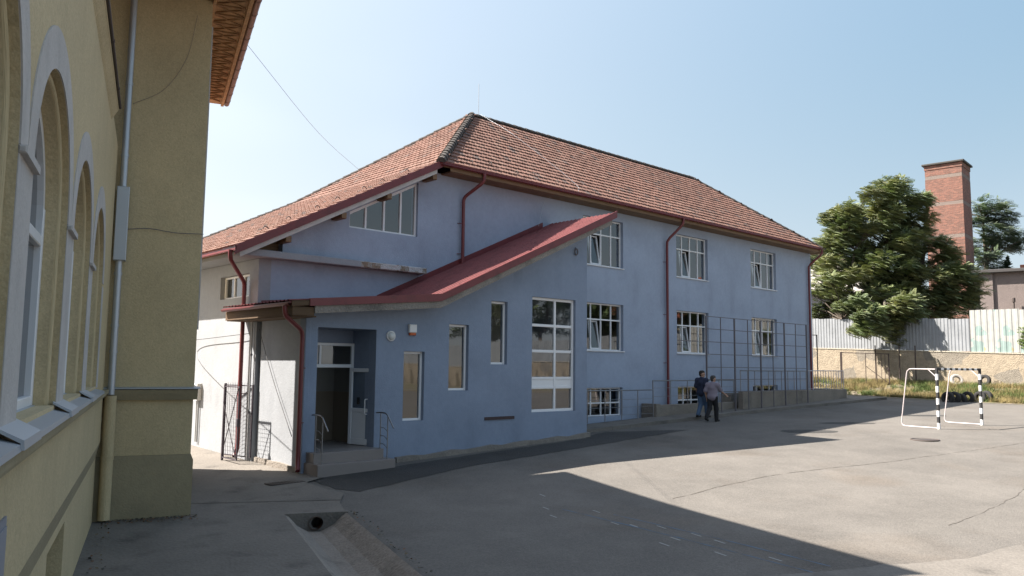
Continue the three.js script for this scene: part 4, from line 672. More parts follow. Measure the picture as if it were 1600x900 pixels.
{ // dry leaves and grit swept against the foot of the bay and along the channel
  const g = new THREE.BufferGeometry().setFromPoints([new V3(-0.02, 0.004, 0), new V3(0, 0.012, -0.013), new V3(0.022, 0.006, 0), new V3(-0.02, 0.004, 0), new V3(0.022, 0.006, 0), new V3(0, 0.003, 0.014)]); g.computeVertexNormals();
  const N = 420, im = new THREE.InstancedMesh(g, std({ color: 0xffffff }), N), m = new THREE.Matrix4(), r = rng(313), c = new THREE.Color();
  for (let i = 0; i < N; i++) { let x, z; if (i < 240) [x, z] = ne(-0.6 + 1.5 * r(), 15.42 - Math.abs(r() - r()) * 0.5); else if (i < 330) [x, z] = ne(-0.62 + 0.35 * r() * r(), 7 + 8 * r()); else { const t = r(); x = CHR[0][0] + (CHR[1][0] - CHR[0][0]) * t + 0.05 + 0.18 * r() * r(); z = CHR[0][1] + (CHR[1][1] - CHR[0][1]) * t; }
    const s = 0.5 + r() * 1.1; m.makeRotationFromEuler(new THREE.Euler((r() - 0.5) * 0.7, r() * 6.28, (r() - 0.5) * 0.7)).scale(new V3(s, s, s)); m.setPosition(x, ground(x, z) + EYE + 0.04, -z); im.setMatrixAt(i, m); const q = r(); if (q < 0.3) c.setRGB(0.16, 0.075, 0.035); else if (q < 0.7) c.setRGB(0.13, 0.10, 0.06); else c.setRGB(0.06, 0.055, 0.045); im.setColorAt(i, c); }
  im.name = numbered('leaf_litter'); im.castShadow = im.receiveShadow = true; scene.add(im); tag(im, 'dry leaves and grit along the foot of the ochre bay', 'litter', null, 'stuff');
}
{ const [x, z] = ne(-0.69, 4.9), o = thing('meter_box', 'grey steel cabinet on the plinth of the ochre building', 'cabinet', [x, -2.68 + EYE, -z], TH); mesh('case', chbox(-0.07, 0.012, 0.0, 1.82, -0.4, 0.4, 0.008), std({ color: lin(0.24, 0.24, 0.27), roughness: 0.6 }), o); mesh('door', chbox(0.013, 0.02, 0.05, 1.77, -0.36, 0.36, 0.004), std({ color: lin(0.26, 0.26, 0.29), roughness: 0.6 }), o); }

// mesh gate, meter box and cables by the sunlit end wall -------------------
{
  const lm = std({ color: lin(0.045, 0.035, 0.045), roughness: 0.6 });
  function leaf(name, label, a, b, H) {
    const ya = ground(...a) + 0.05, o = thing(name, label, 'gate', [a[0], ya + EYE, -a[1]], Math.atan2(b[1] - a[1], b[0] - a[0])), L = Math.hypot(b[0] - a[0], b[1] - a[1]);
    mesh('post', sqbar(new V3(0, -0.1, 0), new V3(0, H, 0), 0.05), lm, o);
    mesh('frame', [sqbar(new V3(L, 0.05, 0), new V3(L, H - 0.02, 0), 0.03), sqbar(new V3(0.027, 0.06, 0), new V3(L - 0.016, 0.06, 0), 0.028), sqbar(new V3(0.027, H - 0.05, 0), new V3(L - 0.016, H - 0.05, 0), 0.028)], lm, o);
    const wires = []; for (let y = 0.16; y < H - 0.06; y += 0.105) wires.push(bar(new V3(0, y, 0), new V3(L, y, 0), 0.0028, 5, false)); for (let x = 0.12; x < L - 0.03; x += 0.105) wires.push(bar(new V3(x, 0.06, 0.006), new V3(x, H + 0.03, 0.006), 0.0028, 5, false));
    mesh('wire_mesh', wires, lm, o); return [o, L];
  }
  const [o, L] = leaf('mesh_gate', 'open wire mesh gate leaf with crossed braces by the pale end wall', [-7.55, 21.2], [-6.95, 20.55], 1.95);
  mesh('brace', [bar(new V3(0, 0.1, 0.02), new V3(L, 1.88, 0.02), 0.012, 6), bar(new V3(0, 1.5, 0.03), new V3(L, 0.1, 0.03), 0.012, 6)], lm, o); mesh('latch', chbox(L - 0.04, L + 0.04, 0.9, 1.1, -0.04, 0.04, 0.006), lm, o);
  leaf('mesh_gate', 'fixed wire mesh panel between the red downpipe and annex wall', ud(9.05, 21.2), ud(9.28, 20.02), 1.95);
}
{
  const [x, z] = ud(9.3, 23.6), o = thing('electric_meter', 'small pale meter box with conduits on the sunlit end wall', 'meter', [x, -1.1 + EYE, -z], PHI);
  mesh('case', chbox(-0.14, 0, 0.0, 0.5, -0.16, 0.16, 0.012), std({ color: lin(0.5, 0.5, 0.5), roughness: 0.6 }), o); mesh('conduit', [bar(new V3(-0.05, -1.2, 0.05), new V3(-0.05, 0.0, 0.05), 0.02), bar(new V3(-0.05, -1.2, -0.06), new V3(-0.05, 0.0, -0.06), 0.02)], std({ color: lin(0.35, 0.36, 0.37), roughness: 0.6 }), o);
}
{ const [x, z] = ud(9.24, 20.12), o = thing('conduit', 'grey conduit pipe running up the corner of the pale end wall', 'conduit', [x, -2.5 + EYE, -z], PHI); mesh('pipe', bar(new V3(0, 0, 0), new V3(0, 3.75, 0), 0.022), std({ color: lin(0.3, 0.3, 0.31), roughness: 0.6 }), o); mesh('clamp', [bar(new V3(0, 1.2, 0), new V3(0, 1.25, 0), 0.038), bar(new V3(0, 2.7, 0), new V3(0, 2.75, 0), 0.038)], M.greyIron, o); }
function cable(label, pts, r, mat) { const o = tube(pts, r, 48, 6, 0.5); const m = mesh('cable', o, mat); return tag(m, label, 'cable'); }
{
  const q = (n, h, e) => { const [x, z] = ne(n, e); return w3(x, z, h); }, s = (u, h, d) => { const [x, z] = ud(u, d); return w3(x, z, h); }, cm = std({ color: lin(0.12, 0.12, 0.125), roughness: 0.6 });
  cable('thin overhead cable from the ochre eaves to the tiled roof', [q(1.53, 6.95, 17.6), s(16.75, 7.78, 27.3).lerp(q(1.53, 6.95, 17.6), 0.5).add(new V3(0, -0.25, 0)), s(16.75, 7.78, 27.3)], 0.005, std({ color: lin(0.25, 0.25, 0.26), roughness: 0.6 }));
  cable('thin cable stretched across the sunlit end wall', [q(0.8, 0.95, 20.0), s(9.25, 0.72, 24).add(new V3(-0.4, -0.05, 0)), s(9.2, 0.78, 20.2)], 0.009, M.black);
  cable('loose black cable slanting down the sunlit annex side wall', [s(9.33, 0.9, 19.9), s(9.33, -0.4, 19.0), s(9.33, -1.75, 17.9)], 0.009, cm);
  cable('dark cable across the face of the ochre bay', [q(-0.5, 2.33, 15.46), q(-0.1, 2.37, 15.46), q(0.3, 2.33, 15.46), q(0.79, 2.34, 15.46)], 0.006, M.greyIron);
  cable('thin wire sagging down the face of the ochre bay', [q(-0.5, 4.6, 15.47), q(0.0, 4.95, 15.47), q(0.35, 5.6, 15.47), q(0.5, 6.45, 15.47)], 0.003, M.greyIron);
}

// ------------------------------------------------------------------ boundary wall, fence, grass
const bankMat = std({ map: T.soil, bumpMap: T.concreteB, bumpScale: 0.03 });
{
  const P = (s, o) => wallPt(s, o);
  tag(struct(mesh('soil_bank', drape(ragged([P(-10, 3.6), P(0, 4.2), P(5, 5.6), P(12, 5.2), P(20, 5.0), P(60, 5), P(60, 0.1), P(-10, 0.1)], 0.3, 0.8, 12), 0.012, ground, 1.0), bankMat)), 'dry earth and grass bank below the boundary wall', 'soil');
  // grass tufts
  const blades = [], r = rng(91); for (let i = 0; i < 9; i++) { const a = r() * 6.28, l = 0.10 + r() * 0.12, b = 0.02 + r() * 0.05, w = 0.007; const x = Math.cos(a) * b * 0.4, z = Math.sin(a) * b * 0.4, tx = x + Math.cos(a) * b * 1.8, tz = z + Math.sin(a) * b * 1.8; blades.push(new V3(x - w, 0, z), new V3(x + w, 0, z), new V3(tx, l, tz)); }
  const g = new THREE.BufferGeometry().setFromPoints(blades); g.computeVertexNormals();
  const N = 24000, im = new THREE.InstancedMesh(g, std({ color: 0xffffff, roughness: 0.9 }), N), m = new THREE.Matrix4(), c = new THREE.Color(); let k = 0;
  while (k < N) { const s = -6 + r() * 34, o = 0.1 + r() * 4.6, [x, z] = wallPt(s, o), d = fbm(s * 0.5, o * 0.7, 0, 95, 4); if (d < 0.40 + 0.05 * o - 0.12 * (o < 1.2) ) { if (r() < 0.85) continue; } const sc = 0.6 + r() * 1.1; m.makeRotationY(r() * 6.28).scale(new V3(sc, sc, sc)); m.setPosition(x, ground(x, z) + EYE, -z); im.setMatrixAt(k, m); const t = fbm(s * 0.8 + 7, o + 3, 0, 97, 3) + (r() - 0.5) * 0.35; if (t > 0.56) c.setRGB(0.085, 0.12, 0.03); else c.setRGB(0.21, 0.165, 0.07); c.multiplyScalar(0.7 + r() * 0.6); im.setColorAt(k, c); k++; }
  im.name = numbered('grass'); im.castShadow = im.receiveShadow = true; scene.add(im); tag(im, 'tufts of dry and green grass below the boundary wall', 'grass', null, 'stuff');
}
function wallRun(name, label, s0, s1, mat) { // straight retaining wall with a falling top
  const from = wallPt(s0), b = ground(...from) - 0.6, o = thing(name, label, 'wall', [from[0], b + EYE, -from[1]], Math.atan2(-CU, SU)), L = s1 - s0, n = 12, top = (k) => [Array.from({ length: n + 1 }, (_, i) => [L * i / n, wallTop(s0 + L * i / n) - b + k])][0];
  mesh('wall', wallGeo([[0, -1.6], [L, -1.6], ...top(0).reverse()], [], 0.4, XY, [0, 0, -0.4]), mat, o);
  mesh('coping', wallGeo([...top(0.002), ...top(0.06).reverse()], [], 0.46, XY, [0, 0, -0.43]), std({ color: lin(0.40, 0.36, 0.29), bumpMap: T.concreteB, bumpScale: 0.02 }), o); return o;
}
const retain = std({ map: T.retain, bumpMap: T.concreteB, bumpScale: 0.03 });
wallRun('boundary_wall', 'stained cream retaining wall beyond the goal', -12, 15.5, retain);
wallRun('boundary_wall', 'long cream retaining wall along the far side of the yard', 15.55, 70, retain);
function corrugated(w, h, pitch, depth, seed) { const v = [], n = Math.max(2, Math.round(w / pitch)), p = w / n, pr = []; for (let i = 0; i < n; i++) pr.push([i * p, 0], [i * p + p * 0.28, 0], [i * p + p * 0.4, depth], [i * p + p * 0.78, depth], [i * p + p * 0.9, 0]); pr.push([w, 0]); const y0 = -0.02 * hash2(seed, 1, 1), y1 = h + 0.05 * (hash2(seed, 2, 1) - 0.5); for (let i = 0; i < pr.length - 1; i++) { const [a, za] = pr[i], [b, zb] = pr[i + 1]; v.push(new V3(a, y0, za), new V3(b, y0, zb), new V3(b, y1, zb), new V3(a, y0, za), new V3(b, y1, zb), new V3(a, y1, za)); } const g = new THREE.BufferGeometry().setFromPoints(v); g.computeVertexNormals(); return boxUV(g); }
function fence(name, label, s0, s1, h, mat, pitch, panel) {
  const from = wallPt(s0, -0.12), base = wallTop(s0) + 0.065, o = thing(name, label, 'fence', [from[0], base + EYE, -from[1]], Math.atan2(-CU, SU)), L = s1 - s0, n = Math.round(L / panel), w = L / n, y = (x) => wallTop(s0 + x) + 0.065 - base;
  for (let i = 0; i < n; i++) { const g = corrugated(w + 0.02, h, pitch, 0.022, i + Math.round(s0 * 7)); g.translate(i * w, y(i * w + w / 2) + 0.005 * (i % 3), 0.03 + (i % 2) * 0.006); const uv = g.attributes.uv; for (let k = 0; k < uv.count; k++) uv.setX(k, uv.getX(k) + hash2(i, 4, 4)); mesh('sheet_panel', g, mat, o); }
  for (let i = 0; i <= n; i += 2) mesh('post', sqbar(new V3(i * w, y(i * w) - 0.02, -0.05), new V3(i * w, y(i * w) + h - 0.1, -0.05), 0.06), M.darkIron, o);
  for (const k of [0.8, 0.2]) mesh('rail', sqbar(new V3(0, y(0) + h * k, -0.01), new V3(L, y(L) + h * k, -0.01), 0.04), M.darkIron, o);
  return o;
}
const mSheet = std({ map: T.sheet, roughness: 0.55, metalness: 0.25 }), mPaint = std({ map: T.sheetPaint, roughness: 0.65 });
fence('sheet_fence', 'lower grey corrugated metal fence on the wall below the tree', -11.8, 9.25, 1.86, mSheet, 0.2, 1.1);
fence('sheet_fence', 'taller weathered white and green corrugated fence beside the lower one', 9.3, 19, 2.38, mPaint, 0.3, 1.25);
fence('sheet_fence', 'long corrugated metal fence along the far side of the yard', 19.05, 68, 2.0, mSheet, 0.25, 1.5);
{ // rusty gate frames beside the school corner
  const gm = std({ color: lin(0.055, 0.038, 0.034), roughness: 0.8 });
  const [x, z] = [19.9, 48.2], b = ground(x, z), o = thing('yard_gate', 'rusty steel tube gate standing open beside the school corner', 'gate', [x, b + EYE, -z], -0.5);
  const V = (x0, y0, z0 = 0) => new V3(x0, y0, z0);
  mesh('post', sqbar(V(0, -0.1), V(0, 2.05), 0.11), gm, o);
  mesh('frame', [sqbar(V(0.06, 2.0), V(2.6, 1.92), 0.04), sqbar(V(0.06, 0.12), V(2.6, 0.05), 0.04), sqbar(V(2.6, 0.0), V(2.6, 1.95), 0.06), sqbar(V(1.35, 0.06), V(1.35, 1.94), 0.04), sqbar(V(1.35, 1.2), V(2.58, 0.2), 0.03)], gm, o);
  for (const q of [1.95, 2.2, 2.4]) mesh('bar', sqbar(V(q, 0.09), V(q, 1.9), 0.025), gm, o); mesh('lock', chbox(2.5, 2.64, 0.95, 1.1, -0.05, 0.05, 0.01), gm, o);
  const [x2, z2] = ud(41.4, 21.6), b2 = ground(x2, z2), o2 = thing('pipe_gantry', 'tall narrow steel tube gantry behind the school corner', 'gantry', [x2, b2 + EYE, -z2], -0.2);
  mesh('post', sqbar(V(0, 0), V(0, 3.4), 0.04), gm, o2); mesh('post', sqbar(V(1.0, -0.1), V(1.0, 3.4), 0.05), gm, o2); mesh('top_bar', sqbar(V(0.02, 3.38), V(0.975, 3.38), 0.04), gm, o2); mesh('crossbar', sqbar(V(0.02, 1.2), V(0.975, 1.2), 0.03), gm, o2);
  [[4.2, 0.5], [5.6, 0.5], [6.5, 0.5]].forEach(([s, off], i) => { const [px, pz] = wallPt(s, off), q = thing('steel_post', 'thin dark steel post standing before the boundary wall', 'post', [px, ground(px, pz) + EYE, -pz], 0, 'steel posts before the boundary wall'); mesh('post', sqbar(V(0, -0.1), V(0, 2.2), 0.05), gm, q); mesh('cap', sqbar(V(0, 2.2), V(0, 2.23), 0.065), gm, q); });
}
// tyres
function tyre(label, pos, rot, mat, group, R0 = 0.22, r0 = 0.095) {
  const o = thing('tyre', label, 'tyre', pos, 0, group); const p = [[R0 - 0.055, -r0], [R0 + 0.06, -r0 * 1.02], [R0 + r0, -r0 * 0.75], [R0 + r0 + 0.012, 0], [R0 + r0, r0 * 0.75], [R0 + 0.06, r0 * 1.02], [R0 - 0.055, r0], [R0 - 0.03, r0 * 0.6], [R0 + 0.03, 0], [R0 - 0.03, -r0 * 0.6], [R0 - 0.055, -r0]].map(([a, b]) => new THREE.Vector2(a, b));
  const m = mesh('tread', new THREE.LatheGeometry(p, 28), mat, o); m.rotation.set(...rot); m.position.y = 0; return o;
}
{
  const G = 'half buried tyres in a row at the yard edge', base = [22.0, 40.4];
  for (let i = 0; i < 6; i++) { const x = base[0] + i * 0.36 + (i > 3 ? 0.3 : 0), z = base[1] + i * 0.05; tyre('black tyre set upright in the row at the yard edge', [x, ground(x, z) + EYE + (i === 2 ? 0.1 : 0.2), -z], [Math.PI / 2, 0.0, Math.PI / 2 - 0.55 + 0.1 * (i % 3)], M.rubber, G); }
  { const [x, z] = [24.5, 40.7]; tyre('black tyre lying flat at the end of the row', [x, ground(x, z) + EYE + 0.06, -z], [0, 0, 0], M.rubber, null, 0.2, 0.07); }
  const [x, z] = wallPt(8.75, 0.75); tyre('whitewashed tyre leaning at the foot of the boundary wall', [x, ground(x, z) + EYE + 0.33, -z], [Math.PI / 2 - 0.3, 0, 0.15], std({ color: lin(0.42, 0.38, 0.34), roughness: 0.8 }), null, 0.24, 0.09);
  const [x2, z2] = wallPt(10.1, 0.55); tyre('dark tyre leaning on the boundary wall', [x2, ground(x2, z2) + EYE + 0.35, -z2], [Math.PI / 2 - 0.3, 0, 0.9], M.rubber, null);
}
// goal -------------------------------------------------------------------
{
  const a = [15.05, 28.3], b = [17.3, 29.55], L = Math.hypot(b[0] - a[0], b[1] - a[1]), H = 2.14, y = ground(...a), y2 = ground(...b);
  const o = thing('football_goal', 'small football goal with black and white striped posts and bare white back frame', 'goal', [a[0], y + EYE, -a[1]], Math.atan2(b[1] - a[1], b[0] - a[0]));
  const w = 0.08; const post = (x, y0, name) => { const n = 10, st = (H - y0) / n; for (let i = 0; i < n; i++) mesh(name, chbox(x - w / 2 - (i % 2) * 0.001, x + w / 2 + (i % 2) * 0.001, y0 + i * st, y0 + (i + 1) * st - 0.001, -w / 2, w / 2, 0.006), i % 2 ? M.black : M.whitePaint, o); };
  post(0, 0, 'post_band'); post(L, y2 - y, 'post_band');
  const m = 15, s = (L - w - 0.006) / m; for (let i = 0; i < m; i++) mesh('crossbar_band', chbox(w / 2 + 0.003 + i * s, w / 2 + 0.002 + (i + 1) * s, H - w, H, -w / 2 + 0.002, w / 2 - 0.002, 0.006), i % 2 ? M.whitePaint : M.black, o);
  for (const [x, yb] of [[0, 0], [L, y2 - y]]) mesh('back_frame', [pipe([new V3(x, H - 0.05, -w / 2), new V3(x - 0.02, H - 0.04, -1.12), new V3(x - 0.05, yb + 0.03, -1.42), new V3(x, yb + 0.03, -w / 2)], 0.019, 0.16, 8), bar(new V3(x, H - 0.3, -0.05), new V3(x, H - 0.06, -0.32), 0.014)], M.pinkPaint, o);
}

// ------------------------------------------------------------------ chimney and buildings beyond the fence
{
  const X = 35.2, Z = 61.2, b = 0, A = -0.735, w = 2.75, H = 16.6, o = thing('brick_chimney', 'tall square red brick chimney with concrete bands and dark cap beyond the fence', 'chimney', [X, b + EYE, -Z], A * -1 * -1);
  // local origin at the near corner: x runs back to the left, z away to the right
  const bm = std({ map: T.brick, bumpMap: T.brick, bumpScale: 0.02 }), cm = std({ color: lin(0.19, 0.15, 0.13), bumpMap: T.concreteB, bumpScale: 0.03 });
  const tp = 0.965; const sh = (y0, y1, grow, m, name) => { const k0 = 1 - (1 - tp) * (y0 / H), k1 = 1 - (1 - tp) * (y1 / H), g = box(-w, 0, y0, y1, -w, 0), p = g.attributes.position; for (let i = 0; i < p.count; i++) { const k = p.getY(i) > (y0 + y1) / 2 ? k1 : k0; p.setX(i, (p.getX(i) + w / 2) * (k + grow) - w / 2); p.setZ(i, (p.getZ(i) + w / 2) * (k + grow) - w / 2); } return mesh(name, g, m, o); };
  const bands = [4.5, 7.9, 10.55, 13.2, 15.4];
  let y = -1; for (const q of bands) { sh(y, q - 0.14, 0, bm, 'shaft'); sh(q - 0.139, q + 0.139, -0.006, cm, 'concrete_band'); y = q + 0.14; } sh(y, H - 0.55, 0, bm, 'shaft');
  sh(H - 0.549, H - 0.2, 0.03, bm, 'corbel'); mesh('cap', chbox(-w - 0.14, 0.14, H - 0.199, H - 0.06, -w - 0.14, 0.14, 0.02), std({ color: lin(0.05, 0.045, 0.04), roughness: 0.8 }), o);
}
{
  const o = thing('boiler_house', 'low pinkish plastered building with round relief beside the chimney', 'building', [36.0, EYE, -61.0], -0.62);
  const pm = std({ color: lin(0.74, 0.58, 0.50), map: T.pale, bumpMap: T.stucco, bumpScale: 0.02 });
  mesh('wall', [box(-0.3, 12, -1, 7.5, -9, -0.3)], pm, o); mesh('pilaster', chbox(0.02, 0.9, -1, 7.48, -0.298, -0.14, 0.02), pm, o);
  mesh('roof', [chbox(-0.5, 12.3, 7.5, 7.75, -9.2, 0.15, 0.03)], std({ color: lin(0.06, 0.055, 0.055), roughness: 0.8 }), o); mesh('roof_hatch', chbox(2.6, 4.2, 7.76, 8.25, -3.5, -2.2, 0.02), std({ color: lin(0.28, 0.11, 0.07) }), o);
  mesh('relief', new THREE.TorusGeometry(1.35, 0.09, 8, 40).translate(4.9, 5.6, -0.29), pm, o); mesh('relief', new THREE.TorusGeometry(0.95, 0.05, 8, 36).translate(4.9, 5.6, -0.29), pm, o);
  mesh('vent_pipe', [bar(new V3(2.2, 2.0, 0.1), new V3(2.2, 5.2, 0.1), 0.06), bar(new V3(2.2, 5.2, 0.1), new V3(2.2, 5.5, 0.1), 0.12)], M.darkIron, o);
  for (let i = 0; i < 4; i++) mesh('rung', bar(new V3(0.2, 3.3 + i * 0.4, -0.08), new V3(0.7, 3.3 + i * 0.4, -0.08), 0.035, 6), M.darkIron, o);
}
function house(name, label, pos, turn, w, d, h, rise, wallMat, roofMat, wins) {
  const o = thing(name, label, 'house', pos, turn);
  mesh('wall', [wallGeo([[-w / 2, -2], [w / 2, -2], [w / 2, h], [-w / 2, h]], wins.map(([x, y, ww, hh]) => rect(x, x + ww, y, y + hh)), 0.3, XY, [0, 0, d / 2 - 0.3]), box(-w / 2, w / 2, -2, h, -d / 2, d / 2 - 0.32)], wallMat, o);
  mesh('gable', [wallGeo([[-d / 2 + 0.05, h], [d / 2 - 0.05, h], [0, h + rise - 0.06]], [], w - 0.1, SIDE, [-w / 2 + 0.05, 0, 0])], wallMat, o);
  const e = 0.5, k = rise / (d / 2); mesh('roof', [slab([new V3(-w / 2 - e, h - e * k, d / 2 + e), new V3(w / 2 + e, h - e * k, d / 2 + e), new V3(w / 2 + e, h + rise, 0), new V3(-w / 2 - e, h + rise, 0)], 0.15), slab([new V3(w / 2 + e, h - e * k, -d / 2 - e), new V3(-w / 2 - e, h - e * k, -d / 2 - e), new V3(-w / 2 - e, h + rise, 0), new V3(w / 2 + e, h + rise, 0)], 0.15)], roofMat, o);
  for (const [x, y, ww, hh] of wins) { const q = part('window', o), z = d / 2 - 0.2; mesh('frame', [box(x, x + 0.08, y, y + hh, z, z + 0.06), box(x + ww - 0.08, x + ww, y, y + hh, z, z + 0.06), box(x + 0.08, x + ww - 0.08, y, y + 0.08, z, z + 0.058), box(x + 0.08, x + ww - 0.08, y + hh - 0.08, y + hh, z, z + 0.058), box(x + ww / 2 - 0.03, x + ww / 2 + 0.03, y + 0.08, y + hh - 0.08, z, z + 0.055)], std({ color: lin(0.2, 0.17, 0.15) }), q); mesh('pane', box(x + 0.05, x + ww - 0.05, y + 0.05, y + hh - 0.05, z + 0.01, z + 0.02), std({ color: lin(0.02, 0.02, 0.022), roughness: 0.05 }), q); }
  return o;
}
const roofRed = std({ color: lin(0.26, 0.085, 0.05), bumpMap: T.concreteB, bumpScale: 0.05 }), roofGrey = std({ color: lin(0.33, 0.30, 0.29), bumpMap: T.concreteB, bumpScale: 0.03 });
const pinkWall = std({ color: lin(1.05, 0.97, 0.93), map: T.pale });
house('neighbour_house', 'pale house with grey roof half hidden behind the big tree', [24.6, EYE, -70], -0.55, 13, 8, 6.6, 2.6, pinkWall, roofGrey, [[-5.2, 2.2, 1.5, 1.4], [-2.2, 2.2, 1.5, 1.4], [1.2, 2.2, 1.5, 1.4]]);

// the far side of the yard, mirrored in the school windows
house('neighbour_house', 'cream house with red roof beyond the far side fence', [...wallPt(30, -13), 0].map((v, i) => (i === 2 ? -wallPt(30, -13)[1] : i === 1 ? EYE - 0.6 : v)), -Math.PI / 2 + PHI, 14, 9, 5.5, 3.4, std({ color: lin(0.45, 0.37, 0.24) }), roofRed, [[-5, 2.4, 1.4, 1.5], [-1, 2.4, 1.4, 1.5], [3, 2.4, 1.4, 1.5]]);

// ------------------------------------------------------------------ trees
const barkMat = std({ color: lin(0.10, 0.08, 0.062), roughness: 0.95, bumpMap: T.concreteB, bumpScale: 0.03 });
function leafMat() { return new THREE.MeshPhysicalMaterial({ color: 0xffffff, roughness: 0.75, side: THREE.DoubleSide, transmission: 0.36, thickness: 0 }); }
function frond(n, L, w, len) { // pinnate leaf: pairs of drooping leaflets along a stalk
  const v = [], put = (a, b, c, d) => v.push(a, b, c, a, c, d);
  for (let i = 0; i < n; i++) for (const s of [-1, 1]) { const t = (i + 0.6) / n, x = L * t, y = -0.35 * L * t * t, l = len * (0.65 + 0.5 * Math.sin(Math.PI * Math.min(1, t + 0.15))), dx = l * 0.35, dz = s * l * 0.93; put(new V3(x, y, 0), new V3(x + dx * 0.5 + w * 0.5, y - 0.03 * l, dz * 0.5 - s * w * 0.2), new V3(x + dx, y - 0.22 * l, dz), new V3(x + dx * 0.5 - w * 0.5, y - 0.05 * l, dz * 0.5 + s * w * 0.2)); }
  v.push(new V3(0, 0.004, -0.008), new V3(0, 0.004, 0.008), new V3(L, -0.35 * L, 0)); const g = new THREE.BufferGeometry().setFromPoints(v); g.computeVertexNormals(); return g;
}
function limb(a, b, r0, r1, seg = 7) { const c = new THREE.CylinderGeometry(r1, r0, a.distanceTo(b), seg, 1); c.applyQuaternion(new THREE.Quaternion().setFromUnitVectors(new V3(0, 1, 0), new V3().subVectors(b, a).normalize())); const m = a.clone().lerp(b, 0.5); c.translate(m.x, m.y, m.z); return c.toNonIndexed(); }
function tree(o, stems, tips, geo, perTip, spread, cols, seed, scale) { // stems: list of point lists (trunk, limbs); tips: leafy cluster centres [x,y,z,r]
  const r = rng(seed), tg = []; for (const { p, r0, r1 } of stems) for (let i = 0; i < p.length - 1; i++) { const n = p.length - 1, a = r0 + (r1 - r0) * i / n, b = r0 + (r1 - r0) * (i + 1) / n; tg.push(limb(p[i], p[i + 1], a, b)); }
  const main = stems[0].p, joints = stems.flatMap((s) => s.p.slice(1));
  const br = []; for (const t of tips) { const c = new V3(t[0], t[1], t[2]); let best = joints[0], bd = 1e9; for (const j of joints) { const d = j.distanceTo(c) + (j.y > c.y ? 1.5 : 0); if (d < bd) { bd = d; best = j; } } const mid = best.clone().lerp(c, 0.5).add(new V3((r() - 0.5) * 0.4, 0.25, (r() - 0.5) * 0.4)); br.push(limb(best, mid, 0.055, 0.04, 5), limb(mid, c, 0.04, 0.018, 5)); }
  mesh('trunk', tg, barkMat, o); mesh('limbs', br, barkMat, o);
  const N = tips.length * perTip, im = new THREE.InstancedMesh(geo, leafMat(), N), m = new THREE.Matrix4(), q = new THREE.Quaternion(), c = new THREE.Color(); let k = 0;
  for (const t of tips) { const tone = 0.85 + 0.3 * r(), hue = r(); for (let i = 0; i < perTip; i++) {
    const th = r() * 6.283, ph = Math.acos(1 - 1.75 * r()), rad = t[3] * Math.pow(r(), 0.45), d = new V3(Math.sin(ph) * Math.cos(th), Math.cos(ph) * 0.72, Math.sin(ph) * Math.sin(th));
    const p = new V3(t[0], t[1], t[2]).addScaledVector(d, rad), out = d.clone().setY(d.y * 0.6 + 0.15 + (r() - 0.5) * 0.9).normalize();
    const side = new V3().crossVectors(new V3(0, 1, 0), out).normalize(), up = new V3().crossVectors(out, side); // frond grows outwards
    m.makeBasis(out, up, side.clone().negate().negate()); q.setFromRotationMatrix(m); q.multiply(new THREE.Quaternion().setFromAxisAngle(new V3(1, 0, 0), (r() - 0.5) * 2.2));
    const s = scale * (0.7 + 0.6 * r()); m.compose(p, q, new V3(s, s, s)); im.setMatrixAt(k, m);
    const b = cols[Math.floor(r() * cols.length)], v = tone * (0.75 + 0.5 * r()); c.setRGB(b[0] * v * (1 + 0.25 * hue), b[1] * v, b[2] * v); im.setColorAt(k++, c);
  } }
  im.name = 'crown'; im.userData.kind = 'stuff'; im.castShadow = im.receiveShadow = true; o.add(im);
}
